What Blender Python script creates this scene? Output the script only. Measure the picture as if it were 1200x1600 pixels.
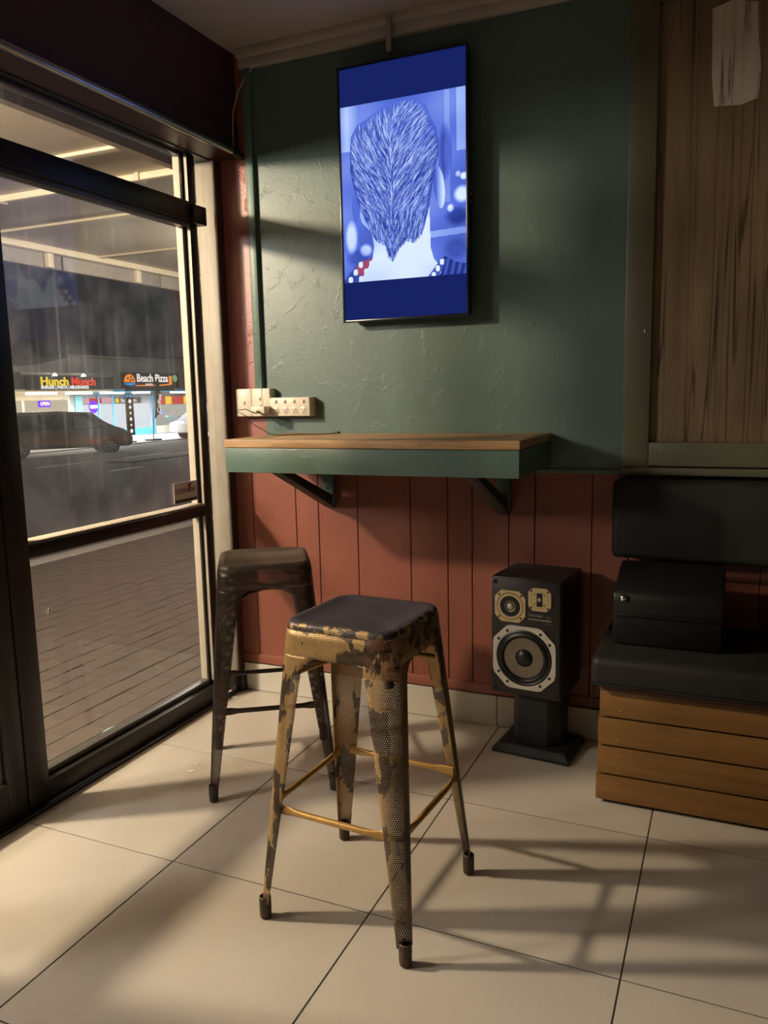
import bpy, bmesh, math, random
import numpy as np
from mathutils import Vector, Matrix

for o in list(bpy.data.objects): bpy.data.objects.remove(o, do_unlink=True)
scene = bpy.context.scene
COL = scene.collection
PI = math.pi

# ------------------------------------------------------------------ camera
cam_d = bpy.data.cameras.new('camera'); cam = bpy.data.objects.new('camera', cam_d); COL.objects.link(cam)
cam_d.sensor_fit = 'VERTICAL'; cam_d.sensor_height = 36.0; cam_d.lens = 1240.62/1600*36.0
cam_d.clip_start = 0.05; cam_d.clip_end = 300
def look(yaw, pitch, roll):
    cy, sy, cp, sp = math.cos(yaw), math.sin(yaw), math.cos(pitch), math.sin(pitch)
    f = Vector((sy*cp, cy*cp, sp)); r = Vector((cy, -sy, 0)); u = r.cross(f)
    cr, sr = math.cos(roll), math.sin(roll)
    r2 = cr*r + sr*u; u2 = -sr*r + cr*u
    return Matrix((r2, u2, -f)).transposed()
cam.rotation_euler = look(math.radians(-23.734), math.radians(-8.480), math.radians(-1.219)).to_euler()
cam.location = (1.376, -2.824, 1.2717)
scene.camera = cam

# ------------------------------------------------------------------ world, exposure
w = bpy.data.worlds.new('night'); scene.world = w; w.use_nodes = True
bg = w.node_tree.nodes['Background']; bg.inputs[0].default_value = (0.35, 0.45, 0.9, 1); bg.inputs[1].default_value = 0.014
scene.view_settings.view_transform = 'Standard'; scene.view_settings.look = 'None'
scene.view_settings.gamma = 1.0; scene.view_settings.exposure = 0.0
scene.view_settings.use_curve_mapping = False

LAMP_NEAR = dict(loc=(-1.85, -2.0, 2.31), power=450, color=(1.0, 0.80, 0.55), radius=0.075)
LAMP_FAR = dict(loc=(-2.6, -3.3, 2.24), power=290, color=(1.0, 0.90, 0.80), radius=0.24)
LAMP_FILL = dict(loc=(-1.9, 3.1, 2.30), power=150, color=(1.0, 0.88, 0.74), radius=0.12)  # added lamp out of view, brightens the awning lining and footpath

# ------------------------------------------------------------------ helpers
def root_offset(p):
    v = Vector((0, 0, 0))
    while p is not None:
        v += Vector(p.location); p = p.parent
    return v
def link(name, me, mat=None, parent=None, smooth=False):
    o = bpy.data.objects.new(name, me); COL.objects.link(o)
    if mat is not None and len(me.materials) == 0: me.materials.append(mat)
    if parent is not None: o.parent = parent
    if smooth:
        for pl in me.polygons: pl.use_smooth = True
    return o
def obj(name, bm, mat, parent=None, local=False, smooth=False, auto=None):
    """finish a bmesh as one mesh object; world coordinates unless local"""
    if parent is not None and not local:
        bmesh.ops.translate(bm, verts=bm.verts, vec=-root_offset(parent))
    bmesh.ops.recalc_face_normals(bm, faces=bm.faces)
    me = bpy.data.meshes.new(name); bm.to_mesh(me); bm.free()
    o = link(name, me, mat, parent, smooth)
    if auto is not None:
        for pl in me.polygons: pl.use_smooth = True
        me.set_sharp_from_angle(angle=math.radians(auto))
    return o
def tag(o, label=None, cat=None, group=None, kind=None):
    if label: o['label'] = label
    if cat: o['category'] = cat
    if group: o['group'] = group
    if kind: o['kind'] = kind
    return o
def thing(name, loc, label=None, cat=None, rz=0, group=None, kind=None):
    o = bpy.data.objects.new(name, None); COL.objects.link(o); o.location = loc; o.rotation_euler = (0, 0, rz)
    o.empty_display_size = 0.1
    return tag(o, label, cat, group, kind)
def add_box(bm, x0, x1, y0, y1, z0, z1, bev=0.0, seg=2):
    r = bmesh.ops.create_cube(bm, size=1.0)
    vs = r['verts']
    for v in vs:
        v.co = Vector(((x0+x1)/2+v.co.x*(x1-x0), (y0+y1)/2+v.co.y*(y1-y0), (z0+z1)/2+v.co.z*(z1-z0)))
    if bev > 0:
        es = list({e for v in vs for e in v.link_edges})
        bmesh.ops.bevel(bm, geom=es, offset=bev, segments=seg, profile=0.5, affect='EDGES')
    return bm
def box(name, x0, x1, y0, y1, z0, z1, mat, parent=None, bev=0.0, local=False, seg=2, smooth=False):
    bm = bmesh.new(); add_box(bm, min(x0,x1), max(x0,x1), min(y0,y1), max(y0,y1), min(z0,z1), max(z0,z1), bev, seg)
    return obj(name, bm, mat, parent, local, smooth, auto=35 if bev > 0 else None)
def add_tube(bm, pts, r, n=10, cap=True, rr=None):
    pts = [Vector(p) for p in pts]; rings = []
    up = Vector((0, 0, 1))
    prev = None
    for i, p in enumerate(pts):
        t = (pts[min(i+1, len(pts)-1)] - pts[max(i-1, 0)]).normalized()
        if prev is None:
            a = t.cross(up)
            if a.length < 1e-3: a = t.cross(Vector((1, 0, 0)))
            a.normalize()
        else:
            a = (prev - t*prev.dot(t)).normalized()
        prev = a; b = t.cross(a)
        ri = r if rr is None else rr[i]
        if not isinstance(ri, (tuple, list)): ri = (ri, ri)
        rings.append([bm.verts.new(p + a*math.cos(2*PI*k/n)*ri[0] + b*math.sin(2*PI*k/n)*ri[1]) for k in range(n)])
    for i in range(len(rings)-1):
        for k in range(n):
            bm.faces.new((rings[i][k], rings[i][(k+1) % n], rings[i+1][(k+1) % n], rings[i+1][k]))
    if cap:
        bm.faces.new(rings[0][::-1]); bm.faces.new(rings[-1])
    return bm
def tube(name, pts, r, mat, parent=None, n=10, local=False, rr=None):
    bm = bmesh.new(); add_tube(bm, pts, r, n, rr=rr)
    return obj(name, bm, mat, parent, local, auto=50)
def add_lathe(bm, prof, center, axis='y', n=28, cap=True):
    """profile [(radius, along)] round an axis through center"""
    c = Vector(center); rings = []
    for (r, h) in prof:
        ring = []
        for k in range(n):
            a = 2*PI*k/n; ca, sa = math.cos(a)*r, math.sin(a)*r
            if axis == 'y': d = Vector((ca, h, sa))
            elif axis == 'x': d = Vector((h, ca, sa))
            else: d = Vector((ca, sa, h))
            ring.append(bm.verts.new(c+d))
        rings.append(ring)
    for i in range(len(rings)-1):
        for k in range(n):
            bm.faces.new((rings[i][k], rings[i][(k+1) % n], rings[i+1][(k+1) % n], rings[i+1][k]))
    if cap:
        bm.faces.new(rings[0][::-1]); bm.faces.new(rings[-1])
    return bm
def lathe(name, prof, center, mat, parent=None, axis='y', n=28, local=False, cap=True, auto=40):
    bm = bmesh.new(); add_lathe(bm, prof, center, axis, n, cap)
    return obj(name, bm, mat, parent, local, auto=auto)
def prism(name, poly, lo, hi, axis, mat, parent=None, local=False, bev=0.0):
    """poly in the two other axes (order x,y,z without axis), extruded lo..hi"""
    bm = bmesh.new()
    def pt(a, b, h):
        return {'x': (h, a, b), 'y': (a, h, b), 'z': (a, b, h)}[axis]
    v0 = [bm.verts.new(pt(a, b, lo)) for a, b in poly]; v1 = [bm.verts.new(pt(a, b, hi)) for a, b in poly]
    n = len(poly)
    bm.faces.new(v0[::-1]); bm.faces.new(v1)
    for i in range(n): bm.faces.new((v0[i], v0[(i+1) % n], v1[(i+1) % n], v1[i]))
    if bev > 0: bmesh.ops.bevel(bm, geom=list(bm.edges), offset=bev, segments=2, profile=0.5, affect='EDGES')
    return obj(name, bm, mat, parent, local, auto=35)
def text(name, body, size, mat, loc, rot, parent=None, local=False, extrude=0.001, align='LEFT', sx=1.0, bold=0.0, shear=0.0):
    cu = bpy.data.curves.new('lettering', 'FONT'); cu.body = body; cu.size = size; cu.extrude = extrude
    cu.align_x = align; cu.align_y = 'CENTER'; cu.offset = bold; cu.resolution_u = 3; cu.shear = shear
    t = bpy.data.objects.new('lettering', cu); COL.objects.link(t)
    dg = bpy.context.evaluated_depsgraph_get(); dg.update()
    me = bpy.data.meshes.new_from_object(t.evaluated_get(dg))
    bpy.data.objects.remove(t); bpy.data.curves.remove(cu)
    M = Matrix.Translation(Vector(loc)) @ rot.to_4x4() @ Matrix.Diagonal((sx, 1, 1, 1))
    if parent is not None and not local: M = Matrix.Translation(-root_offset(parent)) @ M
    me.transform(M); me.name = name; me.materials.clear()
    return link(name, me, mat, parent)
ROT_BACK = Matrix(((1, 0, 0), (0, 0, -1), (0, 1, 0)))         # reads from -y, upright
ROT_STREET = Matrix(((0, 0, 1), (1, 0, 0), (0, 1, 0)))         # reads from +x, letters run to +y

# ------------------------------------------------------------------ materials
def srgb(r, g, b):
    f = lambda c: c/255/12.92 if c/255 <= 0.04045 else ((c/255+0.055)/1.055)**2.4
    return (f(r), f(g), f(b), 1)
class NT:
    def __init__(s, name):
        s.m = bpy.data.materials.new(name); s.m.use_nodes = True; s.t = s.m.node_tree; s.n = s.t.nodes
        s.b = s.n.get('Principled BSDF'); s.out = s.n.get('Material Output')
    def new(s, kind, **kw):
        nd = s.n.new(kind)
        for k, v in kw.items(): setattr(nd, k, v)
        return nd
    def l(s, a, b): s.t.links.new(a, b)
    def math(s, op, a, b=None, c=None):
        nd = s.new('ShaderNodeMath', operation=op)
        for i, v in enumerate((a, b, c)):
            if v is None: continue
            if isinstance(v, (int, float)): nd.inputs[i].default_value = v
            else: s.l(v, nd.inputs[i])
        return nd.outputs[0]
    def coords(s, scale=(1, 1, 1), out='Object'):
        tc = s.new('ShaderNodeTexCoord'); mp = s.new('ShaderNodeMapping'); mp.inputs['Scale'].default_value = scale
        s.l(tc.outputs[out], mp.inputs[0]); return mp.outputs[0]
    def noise(s, vec, scale, detail=4, rough=0.5, dist=0.0):
        nd = s.new('ShaderNodeTexNoise'); nd.inputs['Scale'].default_value = scale; nd.inputs['Detail'].default_value = detail
        nd.inputs['Roughness'].default_value = rough; nd.inputs['Distortion'].default_value = dist
        if vec is not None: s.l(vec, nd.inputs['Vector'])
        return nd.outputs['Fac']
    def ramp(s, fac, stops):
        nd = s.new('ShaderNodeValToRGB'); e = nd.color_ramp.elements
        while len(e) < len(stops): e.new(0.5)
        for i, (p, c) in enumerate(stops):
            e[i].position = p; e[i].color = c if len(c) == 4 else (*c, 1)
        s.l(fac, nd.inputs[0]); return nd.outputs[0]
    def step(s, fac, a, b):
        nd = s.new('ShaderNodeMapRange'); nd.inputs[1].default_value = a; nd.inputs[2].default_value = b
        s.l(fac, nd.inputs[0]); return nd.outputs[0]
    def mix(s, fac, a, b):
        nd = s.new('ShaderNodeMix', data_type='RGBA')
        if isinstance(fac, (int, float)): nd.inputs[0].default_value = fac
        else: s.l(fac, nd.inputs[0])
        for i, v in ((6, a), (7, b)):
            if isinstance(v, tuple): nd.inputs[i].default_value = v
            else: s.l(v, nd.inputs[i])
        return nd.outputs[2]
    def bump(s, h, strength, dist=0.002):
        nd = s.new('ShaderNodeBump'); nd.inputs['Strength'].default_value = strength; nd.inputs['Distance'].default_value = dist
        s.l(h, nd.inputs['Height']); s.l(nd.outputs[0], s.b.inputs['Normal']); return nd
    def base(s, c):
        if isinstance(c, tuple): s.b.inputs['Base Color'].default_value = c
        else: s.l(c, s.b.inputs['Base Color'])
    def set(s, rough=None, metal=None, spec=None):
        if rough is not None: s.b.inputs['Roughness'].default_value = rough
        if metal is not None: s.b.inputs['Metallic'].default_value = metal
        if spec is not None: s.b.inputs['Specular IOR Level'].default_value = spec
def simple(name, col, rough=0.5, metal=0.0, var=0.12, scale=12, bump=0.0, bscale=60, spec=None, stretch=(1, 1, 1)):
    t = NT(name); v = t.coords(stretch)
    n = t.noise(v, scale, 4, 0.6)
    dk = tuple(c*(1-var) for c in col[:3])+(1,); lt = tuple(min(1, c*(1+var)) for c in col[:3])+(1,)
    t.base(t.ramp(n, [(0.3, dk), (0.7, lt)])); t.set(rough, metal, spec)
    if bump > 0: t.bump(t.noise(v, bscale, 3), bump)
    return t.m
def emit(name, col, strength):
    t = NT(name); t.n.remove(t.b); e = t.new('ShaderNodeEmission'); e.inputs[0].default_value = col; e.inputs[1].default_value = strength
    t.l(e.outputs[0], t.out.inputs[0]); return t.m

def m_painted_wall(name, col, blot=0.2, bump=0.5, rough=0.42):
    t = NT(name); v = t.coords((1, 1, 0.5)); v1 = t.coords((1, 1, 1))
    n1 = t.noise(v, 3.5, 5, 0.6); n2 = t.noise(v1, 70, 4, 0.6); n3 = t.noise(v1, 14, 5, 0.65, 0.8)
    dk = tuple(c*(1-blot) for c in col[:3])+(1,); lt = tuple(c*(1+blot) for c in col[:3])+(1,)
    t.base(t.ramp(n1, [(0.3, dk), (0.7, lt)])); t.set(rough)
    sc = t.step(n3, 0.56, 0.66)
    h = t.math('ADD', t.math('MULTIPLY', n2, 0.35), t.math('MULTIPLY', t.math('MULTIPLY', sc, n2), 0.9))
    t.bump(h, bump, 0.004); return t.m
def m_wood(name, c0, c1, axis='x', scale=1.0, rough=0.5, bump=0.25):
    t = NT(name)
    st = {'x': (1.2, 18, 18), 'y': (18, 1.2, 18), 'z': (18, 18, 1.2)}[axis]
    v = t.coords(tuple(a*scale for a in st)); n = t.noise(v, 2.2, 6, 0.6, 0.6); v2 = t.coords(tuple(a*scale*4 for a in st)); n2 = t.noise(v2, 4, 3)
    f = t.math('ADD', t.math('MULTIPLY', n, 0.75), t.math('MULTIPLY', n2, 0.25))
    t.base(t.ramp(f, [(0.32, c0), (0.62, c1)])); t.set(rough); t.bump(f, bump, 0.002); return t.m

M = {}
M['green'] = m_painted_wall('green_paint', (0.088, 0.140, 0.124), 0.12, 0.28)
M['green_trim'] = m_painted_wall('green_trim_paint', (0.100, 0.165, 0.140), 0.1, 0.25)
M['red_plaster'] = m_painted_wall('red_plaster', (0.29, 0.105, 0.085), 0.12, 0.8)
M['red_board'] = m_painted_wall('red_board_paint', (0.235, 0.078, 0.052), 0.12, 0.3)
M['maroon'] = m_painted_wall('maroon_paint', (0.060, 0.026, 0.026), 0.12, 0.3)
M['olive'] = m_painted_wall('olive_paint', (0.105, 0.105, 0.062), 0.1, 0.2)
M['ceiling'] = m_painted_wall('ceiling_paint', (0.42, 0.37, 0.35), 0.1, 0.2, 0.7)
M['plain_wall'] = simple('plain_wall', (0.045, 0.04, 0.04, 1), 0.8)
t = NT('floor_tile'); v = t.coords(); n = t.noise(v, 2.5, 5, 0.6); n2 = t.noise(v, 90, 3)
t.base(t.mix(t.step(n2, 0.3, 0.75), t.ramp(n, [(0.3, (0.46, 0.43, 0.38, 1)), (0.7, (0.56, 0.53, 0.47, 1))]), (0.52, 0.49, 0.43, 1)))
t.set(0.38); t.bump(t.noise(v, 25, 4), 0.06, 0.002); M['tile'] = t.m
M['skirt_tile'] = simple('skirting_tile', (0.55, 0.52, 0.46, 1), 0.35, var=0.08, scale=4)
M['grout'] = simple('grout', (0.05, 0.043, 0.036, 1), 0.9)
M['black_alu'] = simple('black_aluminium', (0.022, 0.019, 0.017, 1), 0.38, 0.3, bump=0.05, bscale=150)
M['grey_alu'] = simple('grey_aluminium', (0.10, 0.095, 0.09, 1), 0.4, 0.5)
M['jamb'] = simple('cream_lit_trim', (0.50, 0.45, 0.36, 1), 0.5, var=0.08)  # cream trim colour; on reveals and rail tops it stands for lamp light
t = NT('dark_post'); v = t.coords((4, 4, 1)); n = t.noise(v, 3, 6, 0.7)
t.base(t.ramp(n, [(0.35, (0.24, 0.22, 0.18, 1)), (0.7, (0.34, 0.31, 0.255, 1))])); t.set(0.5); M['post'] = t.m
M['gasket'] = simple('rubber_gasket', (0.012, 0.011, 0.011, 1), 0.6)
M['pipe'] = simple('pipe', (0.42, 0.40, 0.38, 1), 0.22, 0.85)
M['white_plastic'] = simple('white_plastic', (0.62, 0.58, 0.48, 1), 0.4, var=0.05)
M['cord'] = simple('black_cord', (0.01, 0.01, 0.01, 1), 0.5)
M['cable'] = simple('pale_cable', (0.45, 0.42, 0.40, 1), 0.5)
M['shelf_top'] = m_wood('shelf_timber', (0.26, 0.145, 0.065, 1), (0.52, 0.33, 0.165, 1), 'x', 1.0, 0.5)
M['bench_wood'] = m_wood('bench_timber', (0.125, 0.062, 0.015, 1), (0.21, 0.105, 0.027, 1), 'x', 0.6, 0.45)
M['bench_rail'] = simple('bench_red_rail', (0.13, 0.045, 0.03, 1), 0.6)
M['bracket'] = simple('bracket_dark_green', (0.030, 0.045, 0.036, 1), 0.5)
t = NT('black_basket_vinyl'); v = t.coords((1, 1, 1)); ck = t.new('ShaderNodeTexChecker'); ck.inputs['Scale'].default_value = 220; t.l(v, ck.inputs[0])
t.base(t.ramp(t.noise(v, 9, 4), [(0.3, (0.011, 0.011, 0.010, 1)), (0.7, (0.018, 0.018, 0.016, 1))])); t.set(0.55, spec=0.3); t.bump(ck.outputs['Fac'], 0.55, 0.0015); M['vinyl'] = t.m
M['case'] = simple('black_case_vinyl', (0.006, 0.006, 0.007, 1), 0.5, bump=0.25, bscale=220, spec=0.3)
t = NT('stained_board'); v = t.coords((4, 4, 0.5)); n = t.noise(v, 2.0, 6, 0.65, 0.5); v2 = t.coords((14, 14, 0.30)); n2 = t.noise(v2, 1.6, 3, 0.5, 0.35)
drip = t.math('SUBTRACT', 1.0, t.step(t.math('ABSOLUTE', t.math('SUBTRACT', n2, 0.5)), 0.004, 0.016))
t.base(t.mix(t.math('MULTIPLY', drip, 0.8), t.ramp(n, [(0.3, (0.135, 0.088, 0.050, 1)), (0.7, (0.27, 0.195, 0.115, 1))]), (0.035, 0.018, 0.010, 1))); t.set(0.4); M['stained'] = t.m
t = NT('pale_patch'); v = t.coords((20, 20, 1.2)); n = t.noise(v, 2.0, 4, 0.6)
t.base(t.ramp(n, [(0.36, (0.16, 0.12, 0.09, 1)), (0.46, (0.55, 0.47, 0.40, 1)), (0.8, (0.66, 0.58, 0.5, 1))])); t.set(0.7); M['pale_patchy'] = t.m
# speaker
M['spk_cab'] = simple('speaker_cabinet', (0.016, 0.014, 0.012, 1), 0.45, bump=0.1, bscale=200)
M['spk_top'] = simple('speaker_dusty_top', (0.030, 0.025, 0.021, 1), 0.6, var=0.3, scale=8)
M['gold'] = simple('brass_ring', (0.66, 0.54, 0.31, 1), 0.36, 0.7, var=0.05)
M['silver'] = simple('woofer_silver', (0.62, 0.59, 0.52, 1), 0.45, 0.35, var=0.05)
M['cone'] = simple('woofer_cone', (0.20, 0.165, 0.115, 1), 0.5, 0.3)
M['rubber'] = simple('black_rubber', (0.010, 0.010, 0.010, 1), 0.4)
M['hole'] = simple('black_hole', (0.004, 0.004, 0.004, 1), 0.7)
M['print'] = simple('pale_print', (0.42, 0.38, 0.30, 1), 0.4, var=0.0)
M['stand'] = simple('speaker_stand', (0.012, 0.015, 0.016, 1), 0.5, bump=0.1, bscale=90)
# TV
M['tv_black'] = simple('tv_plastic', (0.010, 0.012, 0.03, 1), 0.28)
M['letterbox'] = emit('screen_backlight', (0.030, 0.055, 0.42, 1), 0.30)
M['chrome'] = simple('chrome', (0.7, 0.7, 0.7, 1), 0.15, 1.0, var=0.0)
# stools: perforated sheet
def m_perf(name, kind):
    t = NT(name)
    uv = t.new('ShaderNodeUVMap'); uv.uv_map = 'sheet'
    sep = t.new('ShaderNodeSeparateXYZ'); t.l(uv.outputs[0], sep.inputs[0])
    s = 0.0054
    def cell(off):
        fu = t.math('SUBTRACT', t.math('FRACT', t.math('ADD', t.math('DIVIDE', sep.outputs[0], s), off)), 0.5)
        fv = t.math('SUBTRACT', t.math('FRACT', t.math('ADD', t.math('DIVIDE', sep.outputs[1], s*1.732), off)), 0.5)
        fv = t.math('MULTIPLY', fv, 1.732)
        return t.math('SQRT', t.math('ADD', t.math('MULTIPLY', fu, fu), t.math('MULTIPLY', fv, fv)))
    d = t.math('MINIMUM', cell(0.0), cell(0.5))
    hole = t.math('LESS_THAN', d, 0.0 if 'seat' in kind else 0.25)
    oc = t.coords(); sp = t.new('ShaderNodeSeparateXYZ'); t.l(oc, sp.inputs[0])
    v = t.coords((1, 1, 0.55)); n = t.noise(v, 17, 5, 0.55, 0.3)
    n2 = t.noise(t.coords(), 55, 4, 0.6)
    if kind == 'gold':
        gold = t.ramp(t.noise(t.coords(), 8, 5), [(0.3, (0.34, 0.215, 0.085, 1)), (0.7, (0.52, 0.36, 0.165, 1))])
        brown = t.ramp(n2, [(0.3, (0.050, 0.034, 0.022, 1)), (0.7, (0.090, 0.062, 0.040, 1))])
        wear = t.step(n, 0.525, 0.545)
        low = t.math('SUBTRACT', 1.0, t.step(t.math('ADD', sp.outputs[2], t.math('MULTIPLY', n2, 0.10)), 0.07, 0.13))
        # grime wrapped round the two right-hand corners and along the seat edge
        side = t.step(t.math('ADD', sp.outputs[0], t.math('MULTIPLY', n2, 0.05)), 0.155, 0.19)
        rim = t.step(t.math('ADD', sp.outputs[2], t.math('MULTIPLY', n, 0.03)), 0.742, 0.746)
        f = t.math('MAXIMUM', t.math('MAXIMUM', wear, low), t.math('MAXIMUM', t.math('MULTIPLY', side, 0.75), rim))
        t.base(t.mix(f, gold, brown))
        t.set(0.42, 0.35)
    elif kind == 'seat':
        edge = t.step(t.math('MAXIMUM', t.math('ABSOLUTE', sp.outputs[0]), t.math('ABSOLUTE', sp.outputs[1])), 0.137, 0.141)
        chip = t.math('MULTIPLY', edge, t.step(t.noise(t.coords(), 46, 4, 0.65), 0.52, 0.55))
        dark = t.ramp(n2, [(0.3, (0.060, 0.050, 0.058, 1)), (0.7, (0.086, 0.072, 0.084, 1))])
        dots = t.mix(t.math('MULTIPLY', t.math('LESS_THAN', d, 0.27), 0.6), dark, (0.010, 0.009, 0.010, 1))
        t.base(t.mix(chip, dots, (0.42, 0.29, 0.13, 1))); t.set(0.5, 0.25)
    elif kind == 'darkseat':
        t.base(t.ramp(n2, [(0.3, (0.085, 0.068, 0.050, 1)), (0.7, (0.13, 0.105, 0.078, 1))])); t.set(0.42, 0.4)
    else:
        t.base(t.ramp(t.math('ADD', t.math('MULTIPLY', n, 0.6), t.math('MULTIPLY', n2, 0.4)), [(0.3, (0.050, 0.036, 0.030, 1)), (0.7, (0.105, 0.078, 0.060, 1))])); t.set(0.36, 0.5)
    tr = t.new('ShaderNodeBsdfTransparent'); mx = t.new('ShaderNodeMixShader')
    t.l(hole, mx.inputs[0]); t.l(t.b.outputs[0], mx.inputs[1]); t.l(tr.outputs[0], mx.inputs[2]); t.l(mx.outputs[0], t.out.inputs[0])
    return t.m
M['perf_gold'] = m_perf('perforated_gold_metal', 'gold')
M['perf_seat'] = m_perf('perforated_worn_seat', 'seat')
M['perf_dark'] = m_perf('perforated_dark_metal', 'dark')
M['perf_darkseat'] = m_perf('perforated_dark_seat', 'darkseat')
M['gold_bar'] = simple('gold_bar_paint', (0.42, 0.25, 0.08, 1), 0.35, 0.4, var=0.3, scale=14)
M['dark_bar'] = simple('dark_bar_metal', (0.07, 0.055, 0.045, 1), 0.38, 0.5)
M['foot'] = simple('worn_foot', (0.075, 0.05, 0.035, 1), 0.6, 0.3, var=0.4, scale=40)
M['foot_dark'] = simple('dark_foot', (0.045, 0.036, 0.032, 1), 0.5, 0.3)
# glass with rain streaks and dust
def m_glass(name, dirt, gloss=0.045):
    t = NT(name); t.n.remove(t.b)
    tr = t.new('ShaderNodeBsdfTransparent'); tr.inputs[0].default_value = (0.95, 0.95, 0.95, 1)
    gl = t.new('ShaderNodeBsdfGlossy'); gl.inputs['Roughness'].default_value = 0.015
    m1 = t.new('ShaderNodeMixShader'); m1.inputs[0].default_value = gloss
    t.l(tr.outputs[0], m1.inputs[1]); t.l(gl.outputs[0], m1.inputs[2])
    df = t.new('ShaderNodeBsdfDiffuse'); df.inputs[0].default_value = (0.62, 0.66, 0.78, 1)
    tl = t.new('ShaderNodeBsdfTranslucent'); tl.inputs[0].default_value = (0.62, 0.66, 0.78, 1)
    m2 = t.new('ShaderNodeMixShader'); m2.inputs[0].default_value = 0.5; t.l(df.outputs[0], m2.inputs[1]); t.l(tl.outputs[0], m2.inputs[2])
    v = t.coords((1, 70, 0.8)); st = t.step(t.noise(v, 1.5, 3, 0.55, 0.3), 0.58, 0.72)
    c = t.step(t.noise(t.coords((1, 3, 3.5)), 1.3, 4, 0.6), 0.42, 0.72)
    sp = t.step(t.noise(t.coords((1, 1, 1)), 160, 2), 0.62, 0.8)
    f = t.math('ADD', t.math('MULTIPLY', t.math('MULTIPLY', st, t.math('ADD', c, 0.35)), 0.75), t.math('ADD', t.math('MULTIPLY', c, 0.28), 0.10))
    f = t.math('MULTIPLY', t.math('ADD', f, t.math('MULTIPLY', t.math('MULTIPLY', sp, c), 0.5)), dirt)
    m3 = t.new('ShaderNodeMixShader'); t.l(f, m3.inputs[0]); t.l(m1.outputs[0], m3.inputs[1]); t.l(m2.outputs[0], m3.inputs[2])
    t.l(m3.outputs[0], t.out.inputs[0]); return t.m
M['glass'] = m_glass('dusty_glass', 0.17)
M['glass_low'] = m_glass('cleaner_glass', 0.03)
# street
M['paver'] = simple('clay_paver', (0.088, 0.069, 0.058, 1), 0.8, var=0.22, scale=5, bump=0.3, bscale=80)
M['paver_bed'] = simple('paver_bed', (0.030, 0.022, 0.018, 1), 0.9)
M['asphalt'] = simple('asphalt', (0.09, 0.078, 0.07, 1), 0.85, var=0.25, scale=3, bump=0.4, bscale=50)
M['concrete'] = simple('kerb_concrete', (0.28, 0.27, 0.25, 1), 0.85)
M['roadpaint'] = simple('road_paint', (0.75, 0.75, 0.72, 1), 0.6)
M['awning'] = simple('awning_lining', (0.62, 0.56, 0.46, 1), 0.6, var=0.06, scale=1.5)
M['awning_strip'] = simple('awning_joint_strip', (0.74, 0.67, 0.50, 1), 0.5, var=0.03)
M['fascia'] = simple('awning_fascia', (0.30, 0.28, 0.25, 1), 0.6)
M['far_wall'] = simple('far_grey_wall', (0.36, 0.35, 0.33, 1), 0.9, scale=0.6)
M['far_cream'] = simple('far_cream_wall', (0.66, 0.58, 0.44, 1), 0.9)
M['far_teal'] = simple('far_teal_paint', (0.20, 0.46, 0.45, 1), 0.7)
M['far_blue'] = simple('far_sky_blue_paint', (0.10, 0.38, 0.60, 1), 0.6)
M['far_dark'] = simple('far_dark', (0.02, 0.02, 0.024, 1), 0.7)
M['sign_black'] = simple('sign_black', (0.018, 0.017, 0.02, 1), 0.5)
M['sign_brown'] = simple('sign_brown', (0.050, 0.030, 0.024, 1), 0.5)
M['tube'] = emit('fluorescent_tube', (0.95, 0.97, 1.0, 1), 14.0)
M['tube_warm'] = emit('warm_fluorescent_tube', (1.0, 0.92, 0.74, 1), 14.0)
M['lit_white'] = emit('lit_white_panel', (0.86, 0.93, 1.0, 1), 1.0)
M['lit_cream'] = emit('lit_cream_window', (1.0, 0.86, 0.62, 1), 0.62)
M['lit_pale'] = emit('lit_pale_window', (0.85, 0.86, 0.78, 1), 0.55)
M['lit_red'] = emit('lit_red_panel', (0.75, 0.05, 0.05, 1), 0.8)
M['lit_pink'] = emit('lit_pink_panel', (0.9, 0.55, 0.60, 1), 0.8)
M['lit_yellow'] = emit('lit_yellow_letters', (1.0, 0.70, 0.04, 1), 1.0)
M['lit_orange'] = emit('lit_orange_letters', (1.0, 0.28, 0.03, 1), 1.0)
M['lit_redletter'] = emit('lit_red_letters', (0.95, 0.07, 0.03, 1), 0.9)
M['lit_text'] = emit('lit_white_letters', (1.0, 0.95, 0.88, 1), 1.1)
M['lit_green'] = emit('lit_green_badge', (0.30, 0.60, 0.30, 1), 0.6)
M['lit_cyan'] = emit('lit_blue_wave', (0.05, 0.35, 0.9, 1), 0.8)
M['neon'] = emit('purple_neon', (0.17, 0.03, 1.0, 1), 1.6)
M['neon_white'] = emit('neon_white', (0.95, 0.85, 1.0, 1), 3.0)
M['far_print'] = simple('far_poster_print', (0.25, 0.25, 0.5, 1), 0.7, var=0.5, scale=6)
M['van'] = simple('van_grey_paint', (0.16, 0.16, 0.17, 1), 0.3, 0.3)
M['van_dark'] = simple('van_dark_glass', (0.012, 0.012, 0.016, 1), 0.1)
M['white_car'] = simple('car_white_paint', (0.6, 0.6, 0.6, 1), 0.3)
M['tyre'] = simple('tyre', (0.015, 0.015, 0.015, 1), 0.8)
M['alloy'] = simple('alloy', (0.5, 0.5, 0.5, 1), 0.3, 0.8)
M['tail_red'] = simple('red_reflector', (0.5, 0.03, 0.03, 1), 0.3)
M['lamp_white'] = simple('lamp_housing', (0.6, 0.58, 0.52, 1), 0.5)
M['lamp_glow'] = emit('lamp_diffuser', (1.0, 0.82, 0.55, 1), 6.0)
M['lamp_glow_cool'] = emit('cool_lamp_diffuser', (0.92, 0.95, 1.0, 1), 6.0)
M['sticker'] = simple('pale_sticker', (0.60, 0.55, 0.48, 1), 0.5, var=0.03)
M['sticker_dark'] = simple('sticker_print', (0.06, 0.05, 0.05, 1), 0.6)
M['sticker_red'] = simple('sticker_red', (0.34, 0.06, 0.04, 1), 0.6)
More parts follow.
